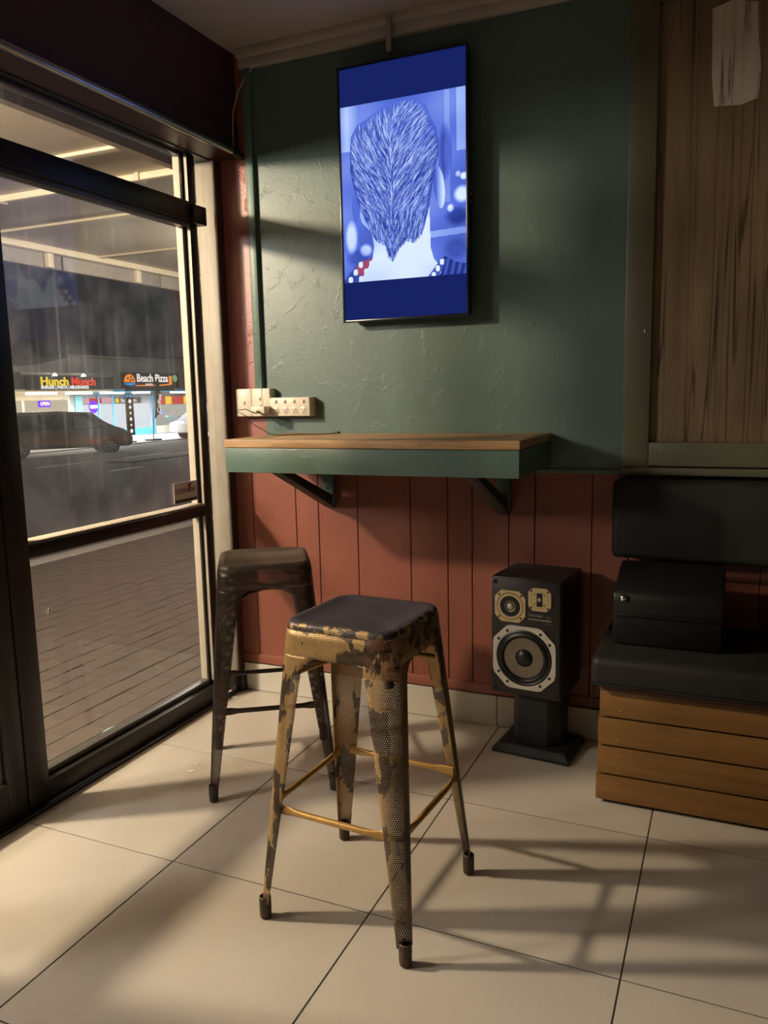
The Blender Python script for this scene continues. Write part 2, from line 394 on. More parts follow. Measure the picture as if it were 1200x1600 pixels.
M['scrap'] = simple('white_scrap', (0.75, 0.73, 0.7, 1), 0.6)

# ================================================================== ROOM SHELL
rnd = random.Random(7)
XW = -0.57            # inner face of the shopfront frames
# floor with separate 600 mm tiles
floor = box('floor', -0.66, 3.6, -5.6, 0.10, -0.06, -0.0015, M['grout']); tag(floor, 'beige tiled shop floor', kind='structure')
tm = {}
for i in range(-1, 6):
    for j in range(0, 5):
        x0, x1 = i*0.6, (i+1)*0.6; y1, y0 = -j*0.6, -(j+1)*0.6
        x0c = max(x0, -0.60)
        g = 0.0020
        key = (round(x1-x0c, 3))
        if key not in tm:
            bm = bmesh.new(); add_box(bm, g, (x1-x0c)-g, g, 0.6-g, -0.012, 0.0, 0.0004, 1)
            bmesh.ops.recalc_face_normals(bm, faces=bm.faces)
            me = bpy.data.meshes.new('floor_tile'); bm.to_mesh(me); bm.free(); tm[key] = me
        o = link('floor_tile', tm[key], M['tile'], floor); o.location = (x0c, y0, rnd.uniform(-0.0004, 0.0003))
floor_far = box('floor_rear', -0.60, 3.6, -5.6, -3.0, -0.004, 0.0, M['tile']); floor_far.name = 'floor_rear'; tag(floor_far, 'beige floor at the rear of the shop', kind='structure')

# back wall: backing, red boards below, green sheet above, red strip at the left
wall_back = box('wall_back', -0.645, 3.6, 0.012, 0.12, -0.05, 2.60, M['red_board']); tag(wall_back, 'back wall, dark red boards below and green paint above', kind='structure')
joints = [-0.56, -0.470, -0.262, -0.157, 0.019, 0.246, 0.398, 0.495, 0.635, 0.732, 0.935, 1.06, 1.18, 1.355, 1.48, 1.70, 1.86, 2.05, 2.3, 2.6, 2.9, 3.2, 3.6]
for a, b in zip(joints[:-1], joints[1:]):
    box('board', a+0.0012, b-0.0012, 0.0, 0.013, 0.150, 1.015, M['red_board'], wall_back, bev=0.0022, seg=1)
box('bottom_rail', -0.56, 3.6, -0.008, 0.012, 0.124, 0.163, M['red_board'], wall_back, bev=0.004)
box('green_sheet', -0.385, 3.6, -0.006, 0.013, 0.985, 2.60, M['green'], wall_back)
box('red_strip', -0.645, -0.385, 0.0, 0.013, 1.015, 2.60, M['red_plaster'], wall_back)
box('green_lip', -0.385, 1.035, -0.014, -0.004, 0.980, 0.997, M['green_trim'], wall_back, bev=0.003)
tr = box('trim_1', -0.418, -0.384, -0.026, 0.0, 1.300, 2.53, M['green_trim'], None, bev=0.003); tag(tr, 'green vertical cover strip on the back wall', kind='structure')
# skirting tiles
skirt = box('baseboard_back', -0.55, 3.6, -0.006, 0.004, 0.0, 0.122, M['grout']); tag(skirt, 'white tiled skirting along the back wall', kind='structure')
for k in range(-1, 5):
    a, b = max(-0.545, -0.006+0.6*k), min(3.6, -0.006+0.6*(k+1))
    box('skirting_tile', a+0.0015, b-0.0015, -0.014, -0.004, 0.002, 0.1205, M['skirt_tile'], skirt, bev=0.0015, seg=1)
# ceiling and cornice
ceil = box('ceiling', -0.60, 3.6, -5.6, 0.10, 2.590, 2.66, M['ceiling']); tag(ceil, 'dim painted ceiling', kind='structure')
bm = bmesh.new(); add_box(bm, -0.43, 3.6, -0.030, 0.0, 2.522, 2.560, 0.004); add_box(bm, -0.43, 3.6, -0.048, 0.0, 2.556, 2.592, 0.006)
cor = obj('trim_2', bm, M['ceiling'], None, auto=35); tag(cor, 'stepped cornice where back wall meets ceiling', kind='structure')
# bulkhead above the shopfront
wall_left = box('wall_left', -0.75, -0.465, -5.6, 0.0, 2.205, 2.60, M['maroon']); tag(wall_left, 'dark maroon bulkhead above the shopfront glass', kind='structure')
box('lower_board', -0.4655, -0.4600, -5.6, -0.0, 2.206, 2.330, M['maroon'], wall_left, bev=0.001)
wr = box('wall_right', 3.6, 3.7, -5.6, 0.10, -0.06, 2.66, M['plain_wall']); tag(wr, 'plain wall at the right, outside the picture', kind='structure')
wb = box('wall_rear', -0.75, 3.7, -5.7, -5.6, -0.06, 2.66, M['plain_wall']); tag(wb, 'plain rear wall of the shop', kind='structure')
# corner post
post = thing('trim_3', (-0.60, -0.022, 0), 'corner post between the shopfront and the back wall', kind='structure')
box('post_face', -0.645, -0.551, -0.045, 0.010, 0.0, 2.205, M['post'], post, bev=0.003)
box('post_shoe', -0.63, -0.532, -0.052, 0.008, 0.0, 0.075, M['black_alu'], post, bev=0.003)
box('post_shaded_face', -0.5512, -0.5495, -0.044, -0.001, 0.075, 2.20, M['maroon'], post)  # dark sheet on the room side; its shade is put into the colour

# ------------------------------------------------------------------ shopfront: fixed window_1
XO = -0.64
win = thing('window_1', (XW, -0.62, 0), 'black framed fixed shop window with transom', kind='structure')
Y0, Y1 = -1.085, -0.19
box('mullion', XO, XW, -1.165, Y0, 0.0, 2.20, M['black_alu'], win, bev=0.003)
box('jamb', XO, -0.606, Y1, -0.165, 0.0, 2.20, M['black_alu'], win, bev=0.002)
box('jamb_cover', -0.606, -0.586, -0.172, -0.128, 0.0, 2.20, M['black_alu'], win, bev=0.002)
box('lit_jamb_strip', XO+0.001, -0.609, Y1-0.003, Y1+0.001, 0.09, 2.20, M['jamb'], win, bev=0.001)  # cream strip puts the lamp-lit look of the reveal into colour
box('lit_jamb_strip', -0.604, -0.586, -0.176, -0.171, 0.09, 2.20, M['jamb'], win, bev=0.001)
box('jamb_bead', -0.587, -0.584, -0.178, -0.175, 0.09, 2.20, M['grey_alu'], win)
box('header', XO, XW, -1.165, -0.045, 2.200, 2.215, M['black_alu'], win, bev=0.003)
box('header_lip', XO, -0.600, -1.165, Y1, 2.188, 2.202, M['grey_alu'], win, bev=0.003)
box('transom', XO, XW, -1.165, Y1, 1.945, 2.018, M['black_alu'], win, bev=0.003)
box('transom_bead', XO+0.01, -0.585, -1.085, Y1, 1.925, 1.947, M['grey_alu'], win, bev=0.002)
box('transom_end_block', -0.60, XW+0.012, -0.185, -0.10, 1.940, 2.010, M['black_alu'], win, bev=0.004)
box('mid_rail', XO, XW, Y0, Y1, 0.797, 0.838, M['black_alu'], win, bev=0.002)
box('lit_mid_rail_top', XO, -0.578, Y0, Y1, 0.836, 0.846, M['jamb'], win, bev=0.001)  # cream top puts the light on the rail into its colour
box('bottom_rail', XO, XW, Y0, Y1, 0.0, 0.078, M['black_alu'], win, bev=0.003)
box('bottom_bead', XO, -0.60, Y0, Y1, 0.078, 0.098, M['grey_alu'], win, bev=0.003)
box('floor_channel', XW, XW+0.022, -5.0, -0.05, 0.0, 0.012, M['black_alu'], win, bev=0.002)
box('pane', -0.608, -0.602, Y0, Y1, 2.018, 2.190, M['glass_low'], win)
def tilted_pane(name, y0, y1, z0, z1, x0, x1, mat, parent):
    bm = bmesh.new(); add_box(bm, -0.003, 0.003, y0, y1, z0, z1)
    for v in bm.verts: v.co.x += x0 + (x1-x0)*(v.co.y-y0)/(y1-y0)
    return obj(name, bm, mat, parent)
tilted_pane('pane', Y0, Y1, 0.838, 1.946, -0.604, -0.6145, M['glass'], win)
box('pane', -0.608, -0.602, Y0, Y1, 0.078, 0.797, M['glass_low'], win)
box('narrow_pane', -0.612, -0.607, -0.165, -0.045, 0.05, 2.20, M['glass_low'], win)
# sticker on the glass
st = thing('glass_sticker', (-0.6085, -0.24, 0.86), 'pale sticker with red triangle in lower corner of the shop window', 'sticker')
box('backing', -0.6055, -0.6035, -0.345, -0.200, 0.862, 0.942, M['sticker'], st)
box('dark_band', -0.6036, -0.6030, -0.343, -0.202, 0.863, 0.876, M['sticker_dark'], st)
text('wordmark', 'CLEARVIEW', 0.026, M['sticker_dark'], (-0.6030, -0.335, 0.908), ROT_STREET, st, extrude=0.0003, sx=0.88)
prism('red_triangle', [(-0.262, 0.934), (-0.234, 0.934), (-0.248, 0.902)], -0.6030, -0.6026, 'x', M['sticker_red'], st)
text('small_print', 'glass services', 0.010, M['sticker_dark'], (-0.6030, -0.300, 0.889), ROT_STREET, st, extrude=0.0002) if False else None
mk = lathe('white_splash', [(0.001, -0.0005), (0.006, 0), (0.006, 0.001), (0.001, 0.0015)], (-0.601, -1.0, 0.605), M['scrap'], axis='x', n=12)
for vtx in mk.data.vertices: vtx.co.z = 0.605+(vtx.co.z-0.605)*2.2
tag(mk, 'small white drip mark on the lower window pane', 'mark')

# ------------------------------------------------------------------ door_1 leaf left of the mullion and the rest of the shopfront
DS = -1.80
door = thing('door_1', (XW, -1.48, 0), 'black framed glass shop door beside the window', kind='structure')
box('stile', XO, XW-0.004, -1.235, -1.167, 0.01, 2.19, M['black_alu'], door, bev=0.003)
box('stile', XO, XW-0.004, -1.880, DS, 0.01, 2.19, M['black_alu'], door, bev=0.003)
box('stile_bead', XO+0.01, -0.59, -1.247, -1.235, 0.13, 2.05, M['grey_alu'], door, bev=0.002)
box('rail', XO, XW-0.004, DS, -1.235, 0.775, 0.872, M['black_alu'], door, bev=0.003)
box('rail_bead', XO, -0.585, DS, -1.235, 0.870, 0.882, M['jamb'], door, bev=0.001)
box('bottom_rail', XO, XW-0.004, DS, -1.235, 0.01, 0.135, M['black_alu'], door, bev=0.003)
box('top_rail', XO, XW-0.004, DS, -1.235, 1.945, 2.02, M['black_alu'], door, bev=0.003)
box('pane', -0.612, -0.606, DS, -1.235, 0.872, 1.945, M['glass_low'], door)
box('transom_pane', -0.612, -0.606, DS, -1.235, 2.02, 2.19, M['glass_low'], door)
box('pane', -0.612, -0.606, DS, -1.235, 0.135, 0.775, M['glass_low'], door)
box('closer_arm', -0.575, -0.545, -1.265, -1.172, 1.86, 1.90, M['black_alu'], door, bev=0.004)
win2 = thing('window_2', (XW, -3.0, 0), 'black framed shop window further along the shopfront', kind='structure')
box('mullion', XO, XW, -1.98, -1.882, 0.0, 2.19, M['black_alu'], win2, bev=0.003)
box('mullion', XO, XW, -4.05, -3.95, 0.0, 2.16, M['black_alu'], win2, bev=0.003)
box('header', XO, XW, -5.6, -1.165, 2.190, 2.215, M['black_alu'], win2, bev=0.003)
box('bottom_rail', XO, XW, -3.95, -1.98, 0.0, 0.078, M['black_alu'], win2, bev=0.003)
box('pane', -0.608, -0.602, -3.95, -1.98, 0.078, 2.19, M['glass_low'], win2)
box('solid_panel', XO, XW, -5.6, -4.05, 0.0, 2.15, M['black_alu'], win2)

# ------------------------------------------------------------------ blind tube, cable
bt = thing('blind_tube', (-0.447, -0.1, 2.213), 'shiny metal tube fixed along the bulkhead above the window', 'tube')
tube('tube_body', [(-0.445, -2.6, 2.212), (-0.445, -0.05, 2.212)], 0.0135, M['pipe'], bt, 16)
tube('end_elbow', [(-0.445, -0.05, 2.212), (-0.445, -0.03, 2.211), (-0.445, -0.001, 2.208)], 0.0105, M['maroon'], bt, 12)
lathe('clamp', [(0.0137, -0.012), (0.019, -0.012), (0.019, 0.012), (0.0137, 0.012)], (-0.445, -0.060, 2.212), M['black_alu'], bt, 'y', 18)
box('clamp_tab', -0.452, -0.438, -0.075, -0.067, 2.220, 2.258, M['pipe'], bt, bev=0.002)
cb = [(-0.365, -0.012, 2.528), (-0.40, -0.022, 2.495), (-0.430, -0.034, 2.44), (-0.448, -0.045, 2.37), (-0.452, -0.050, 2.30), (-0.449, -0.050, 2.228)]
cbl = tube('hanging_cable', cb, 0.0032, M['cable'], None, 8); tag(cbl, 'thin pale cable hanging from the ceiling corner to the tube', 'cable')

# ------------------------------------------------------------------ framed recess at right (olive frame, stained board)
fr = thing('framed_panel', (1.6, -0.02, 0.985), 'olive painted frame around a drip-stained brown board above the bench', 'framed panel')
box('stile', 1.035, 1.121, -0.036, -0.006, 0.985, 2.585, M['olive'], fr, bev=0.004)
box('stile', 2.30, 2.40, -0.036, -0.006, 0.985, 2.585, M['olive'], fr, bev=0.004)
box('bottom_rail', 1.121, 2.30, -0.036, -0.006, 1.012, 1.092, M['olive'], fr, bev=0.004)
box('sill_lip', 1.040, 2.395, -0.046, -0.010, 0.983, 1.008, M['olive'], fr, bev=0.003)
box('top_rail', 1.121, 2.30, -0.036, -0.006, 2.452, 2.585, M['olive'], fr, bev=0.004)
box('stained_board', 1.121, 2.30, -0.012, -0.0065, 1.092, 2.452, M['stained'], fr)
bm = bmesh.new()
pp = [(1.268, 2.41), (1.33, 2.425), (1.395, 2.405), (1.402, 2.30), (1.412, 2.22), (1.408, 2.135), (1.36, 2.122), (1.284, 2.128), (1.275, 2.21), (1.272, 2.33)]
v0 = [bm.verts.new((a, -0.0135, b)) for a, b in pp]; v1 = [bm.verts.new((a, -0.0121, b)) for a, b in pp]
bm.faces.new(v0); bm.faces.new(v1[::-1])
for i in range(len(pp)): bm.faces.new((v0[i], v0[(i+1) % len(pp)], v1[(i+1) % len(pp)], v1[i]))
obj('pale_patch', bm, M['pale_patchy'], fr)  # pale ragged patch on the brown board
box('frame_chip', 1.097, 1.100, -0.0375, -0.0355, 1.452, 1.462, M['scrap'], fr)

# ================================================================== STOOLS
def half(z): return 0.205-0.0775*z
def crad(z): return 0.016+(0.050-0.016)*min(1, max(0, z/0.735))
def perim(z, s, k, h=None, r=None):
    """point at arc offset s from the middle of corner k of a rounded square"""
    h = half(z) if h is None else h; r = crad(z) if r is None else r
    q = PI*r/4
    if abs(s) <= q:
        a = PI/4+s/r; x, y = h-r+r*math.cos(a), h-r+r*math.sin(a)
    elif s > q: x, y = h-r-(s-q), h
    else: x, y = h, h-r-(-s-q)
    for _ in range(k): x, y = -y, x
    return x, y
def sheet(name, rows, mat, parent, close=False, thick=0.0014):
    """rows of (x,y,z,u,v)"""
    bm = bmesh.new(); uvl = bm.loops.layers.uv.new('sheet'); vv = []
    for row in rows: vv.append([bm.verts.new(p[:3]) for p in row])
    for i in range(len(rows)-1):
        n = len(rows[i])
        for k in range(n-1):
            f = bm.faces.new((vv[i][k], vv[i][k+1], vv[i+1][k+1], vv[i+1][k]))
            for lp, (a, b) in zip(f.loops, ((i, k), (i, k+1), (i+1, k+1), (i+1, k))): lp[uvl].uv = rows[a][b][3:5]
    if close: bmesh.ops.remove_doubles(bm, verts=bm.verts, dist=1e-5)
    me = bpy.data.meshes.new(name); bm.to_mesh(me); bm.free()
    o = link(name, me, mat, parent, smooth=True)
    sd = o.modifiers.new('thickness', 'SOLIDIFY'); sd.thickness = thick; sd.offset = 0
    return o
def ring_pts(h, r, n=7):
    out = []
    for k in range(4):
        for i in range(n):
            a = (i/(n-1))*PI/2; x, y = h-r+r*math.cos(a), h-r+r*math.sin(a)
            for _ in range(k): x, y = -y, x
            out.append((x, y))
    return out
ZT = 0.748
def make_stool(name, loc, rz, label, m_sheet, m_seat, m_bar, m_foot):
    T = thing(name, loc, label, 'stool', rz, 'perforated metal bar stools')
    # seat
    prof = [(0.147, 0.050, ZT-0.017), (0.1475, 0.050, ZT-0.010), (0.145, 0.049, ZT-0.004), (0.140, 0.046, ZT-0.0008), (0.134, 0.042, ZT), (0.124, 0.034, ZT-0.0004), (0.121, 0.032, ZT-0.0026), (0.06, 0.015, ZT-0.0032)]
    bm = bmesh.new(); uvl = bm.loops.layers.uv.new('sheet'); rg = []
    for h, r, z in prof: rg.append([bm.verts.new((x, y, z)) for x, y in ring_pts(h, r)])
    for i in range(len(rg)-1):
        n = len(rg[i])
        for k in range(n): bm.faces.new((rg[i][k], rg[i][(k+1) % n], rg[i+1][(k+1) % n], rg[i+1][k]))
    bm.faces.new(rg[-1])
    for f in bm.faces:
        for lp in f.loops: lp[uvl].uv = (lp.vert.co.x, lp.vert.co.y)
    me = bpy.data.meshes.new('seat'); bm.to_mesh(me); bm.free(); link('seat', me, m_seat, T, smooth=True)
    # skirt all round
    rows = []
    for z in (0.731, 0.712, 0.690, 0.668):
        row = []; u = 0; last = None
        h, r = half(z), crad(z); pts = ring_pts(h, r); pts = pts+[pts[0]]
        for x, y in pts:
            if last: u += math.hypot(x-last[0], y-last[1])
            last = (x, y); row.append((x, y, z, u, z))
        rows.append(row)
    sheet('skirt', rows, m_sheet, T, close=True)
    for k in range(4):
        rows = []
        zs = [0.670, 0.664, 0.656, 0.645, 0.63, 0.60, 0.55, 0.47, 0.38, 0.29, 0.20, 0.12, 0.07, 0.042]
        for z in zs:
            wd = 0.020+(0.062-0.020)*(z/0.67)+0.036*math.exp(-(0.670-z)/0.011)
            q = PI*crad(z)/4
            ss = [-wd, -(wd+q)/2 if wd > q else -wd*0.8, -min(q, wd*0.7), -min(q, wd*0.7)*0.66, -min(q, wd*0.7)*0.33, 0]
            ss = ss+[-s for s in ss[-2::-1]]
            rows.append([(*perim(z, s, k), z, s, z) for s in ss])
        leg = sheet('leg', rows, m_sheet, T)
        # foot cap
        hx = half(0.0)-0.013; x, y = hx, hx
        for _ in range(k): x, y = -y, x
        lathe('foot', [(0.010, 0.0), (0.0140, 0.003), (0.0150, 0.014), (0.0152, 0.040), (0.0148, 0.054), (0.0120, 0.056), (0.0115, 0.030)], (x, y, 0), m_foot, leg, 'z', 14, local=True)
    # footrests with flattened ends
    zf = 0.288; hb = half(zf)-0.006
    for k in range(4):
        a = hb-0.020
        pts = []; rr = []
        for tt, (ra, rb) in ((0, (0.0025, 0.012)), (0.10, (0.0025, 0.012)), (0.17, (0.0065, 0.0085)), (0.25, (0.0078, 0.0078)), (0.75, (0.0078, 0.0078)), (0.83, (0.0065, 0.0085)), (0.90, (0.0025, 0.012)), (1, (0.0025, 0.012))):
            x, y = -a+2*a*tt, -hb
            for _ in range(k): x, y = -y, x
            pts.append((x, y, zf)); rr.append((ra, rb))
        tube('footrest', pts, 0.008, m_bar, T, 12, local=True, rr=rr)
    # crossed braces under the seat
    for sgn in (1, -1):
        e = 0.128; zz = 0.638 if sgn == 1 else 0.648
        tube('cross_brace', [(-e, -e*sgn, zz-0.025), (-e*0.45, -e*0.45*sgn, zz), (e*0.45, e*0.45*sgn, zz), (e, e*sgn, zz-0.025)], 0.0062, m_bar, T, 8, local=True)
    for k in range(4):
        x, y = 0.137, 0.137
        for _ in range(k): x, y = -y, x
        lathe('rubber_buffer', [(0.006, 0), (0.011, 0.003), (0.011, 0.016), (0.006, 0.019)], (x, y, 0.622), M['rubber'], T, 'z', 10, local=True)
    return T
make_stool('bar_stool', (0.572, -1.129, 0), math.radians(-4), 'worn gold perforated metal bar stool with dark seat, nearest the camera', M['perf_gold'], M['perf_seat'], M['gold_bar'], M['foot'])
make_stool('bar_stool', (-0.033, -0.618, 0), math.radians(33), 'dark brown perforated metal bar stool by the window under the shelf', M['perf_dark'], M['perf_darkseat'], M['dark_bar'], M['foot_dark'])

# ================================================================== SHELF
SX0, SX1, SY, SZ = -0.280, 0.789, -0.460, 1.122
sh = thing('wall_shelf', (0.25, -0.01, 1.0), 'wall-mounted drinks shelf with timber top and green front board', 'shelf')
box('border_board', SX0, SX1, SY, SY+0.085, SZ-0.028, SZ, M['shelf_top'], sh, bev=0.002)
box('border_board', SX0, SX0+0.085, SY+0.086, -0.006, SZ-0.028, SZ, M['shelf_top'], sh, bev=0.002)
box('border_board', SX1-0.085, SX1, SY+0.086, -0.006, SZ-0.028, SZ, M['shelf_top'], sh, bev=0.002)
for k in range(3):
    a = SY+0.088+k*0.121
    box('top_board', SX0+0.088, SX1-0.088, a, min(a+0.119, -0.007), SZ-0.028, SZ-0.001, M['shelf_top'], sh, bev=0.0015)
box('front_board', SX0+0.002, SX1-0.002, SY+0.002, SY+0.024, 1.006, SZ-0.030, M['green_trim'], sh, bev=0.002)
box('end_board', SX1-0.022, SX1-0.002, SY+0.025, -0.006, 1.006, SZ-0.030, M['green_trim'], sh, bev=0.002)
box('end_board', SX0+0.002, SX0+0.022, SY+0.025, -0.006, 1.006, SZ-0.030, M['green_trim'], sh, bev=0.002)
for bx in (-0.118, 0.600):
    b = prism('bracket', [(-0.008, 0.822), (-0.008, 0.870), (-0.355, 1.006), (-0.425, 1.006)], bx, bx+0.042, 'x', M['bracket'], sh, bev=0.002)
    c = box('cleat', bx-0.004, bx+0.046, -0.032, -0.0005, 0.835, 1.005, M['green_trim'], b, bev=0.002)
    lathe('screw', [(0.0015, -0.003), (0.005, -0.001), (0.005, 0.001)], (bx+0.02, -0.033, 0.905), M['grey_alu'], b, 'y', 10)

# ================================================================== POWER OUTLETS
def plate(name, x0, x1, z0, z1, yf, label, switches, sockets, cat):
    t_ = thing(name, ((x0+x1)/2, -0.002, z0), label, cat)
    box('mounting_block', x0, x1, yf+0.008, -0.0005, z0, z1, M['white_plastic'], t_, bev=0.003)
    f = box('face_plate', x0+0.001, x1-0.001, yf, yf+0.009, z0+0.001, z1-0.001, M['white_plastic'], t_, bev=0.003)
    for (sx, sz) in switches:
        s_ = lathe('switch_rocker', [(0.0085, 0.002), (0.0085, -0.001), (0.0078, -0.002)], (sx, yf, sz), M['white_plastic'], t_, 'y', 16)
        box('rocker_tip', sx-0.0035, sx+0.0035, yf-0.0055, yf-0.0015, sz-0.005, sz+0.005, M['white_plastic'], s_, bev=0.001)
    for (sx, sz) in sockets:
        k_ = lathe('socket', [(0.0155, 0.001), (0.0155, -0.0008), (0.0148, -0.0012)], (sx, yf, sz), M['white_plastic'], t_, 'y', 20)
        bm = bmesh.new()
        for dx, dz, an in ((-0.006, 0.003, 0.5), (0.006, 0.003, -0.5), (0, -0.007, 0)):
            n0 = len(bm.verts); add_box(bm, -0.0012, 0.0012, -0.0006, 0.0006, -0.0035, 0.0035)
            bm.verts.ensure_lookup_table()
            for v in list(bm.verts)[n0:]:
                x, z = v.co.x, v.co.z; v.co.x = x*math.cos(an)-z*math.sin(an)+sx+dx; v.co.z = x*math.sin(an)+z*math.cos(an)+sz+dz; v.co.y += yf-0.0014
        obj('slots', bm, M['gasket'], k_)
    return t_
plate('light_switch', -0.500, -0.4245, 1.190, 1.303, -0.045, 'white single wall switch plate nearest the corner post', [(-0.462, 1.247)], [], 'switch')
sw2 = plate('wall_outlet', -0.4235, -0.335, 1.190, 1.303, -0.048, 'white wall outlet plate between switch and four-way socket', [(-0.383, 1.262), (-0.383, 1.232)], [], 'outlet')
box('conduit_cover', -0.376, -0.371, -0.0495, -0.047, 1.235, 1.302, M['pale_patchy'], sw2)
pb = plate('power_outlet', -0.334, -0.150, 1.190, 1.265, -0.056, 'long white four-way power socket on the green wall', [(x, 1.249) for x in (-0.305, -0.263, -0.221, -0.179)], [(x, 1.214) for x in (-0.305, -0.263, -0.221, -0.179)], 'outlet')
plug = thing('plug_adaptor', (-0.37, -0.055, 1.205), 'white plug adaptor with a thin black cord in the wall outlet', 'plug')
box('adaptor_body', -0.392, -0.330, -0.104, -0.056, 1.203, 1.232, M['white_plastic'], plug, bev=0.003)
box('usb_plug', -0.372, -0.352, -0.126, -0.104, 1.203, 1.216, M['white_plastic'], plug, bev=0.002)
tube('cord', [(-0.362, -0.126, 1.209), (-0.364, -0.145, 1.212), (-0.385, -0.150, 1.222), (-0.445, -0.135, 1.217), (-0.405, -0.12, 1.195), (-0.385, -0.12, 1.170), (-0.345, -0.13, 1.150), (-0.29, -0.15, 1.130), (-0.27, -0.16, 1.1245), (-0.20, -0.20, 1.1238), (-0.14, -0.16, 1.1238), (-0.06, -0.13, 1.1238), (-0.025, -0.09, 1.1243)], 0.0017, M['cord'], plug, 6)
box('cord_tip', -0.030, -0.006, -0.096, -0.080, 1.1235, 1.131, M['cord'], plug, bev=0.002)

# ================================================================== TELEVISION
TX0, TX1, TZ0, TZ1, TY = 0.018, 0.512, 1.538, 2.432, -0.075
tv = thing('television', (0.265, -0.03, TZ0), 'portrait wall television showing the back of a head in blue', 'television')
box('shell', TX0+0.004, TX1-0.004, TY+0.006, -0.030, TZ0+0.004, TZ1-0.004, M['tv_black'], tv, bev=0.006)
bz = 0.009
box('bezel', TX0, TX0+bz, TY-0.004, TY+0.012, TZ0, TZ1, M['tv_black'], tv, bev=0.002)
box('bezel', TX1-bz, TX1, TY-0.004, TY+0.012, TZ0, TZ1, M['tv_black'], tv, bev=0.002)
box('bezel', TX0+bz, TX1-bz, TY-0.004, TY+0.012, TZ0, TZ0+bz, M['tv_black'], tv, bev=0.002)
box('bezel', TX0+bz, TX1-bz, TY-0.004, TY+0.012, TZ1-bz, TZ1, M['tv_black'], tv, bev=0.002)
scr = box('screen', TX0+bz, TX1-bz, TY, TY+0.006, TZ0+bz, TZ1-bz, M['letterbox'], tv)
box('wall_mount', 0.15, 0.38, -0.032, -0.007, 1.75, 2.20, M['black_alu'], tv, bev=0.003)
for k, zz in enumerate((1.965, 1.945, 1.918)):
    box('button', TX1-0.001, TX1+0.003, TY+0.014, TY+0.026, zz, zz+0.009, M['chrome'], tv, bev=0.001)
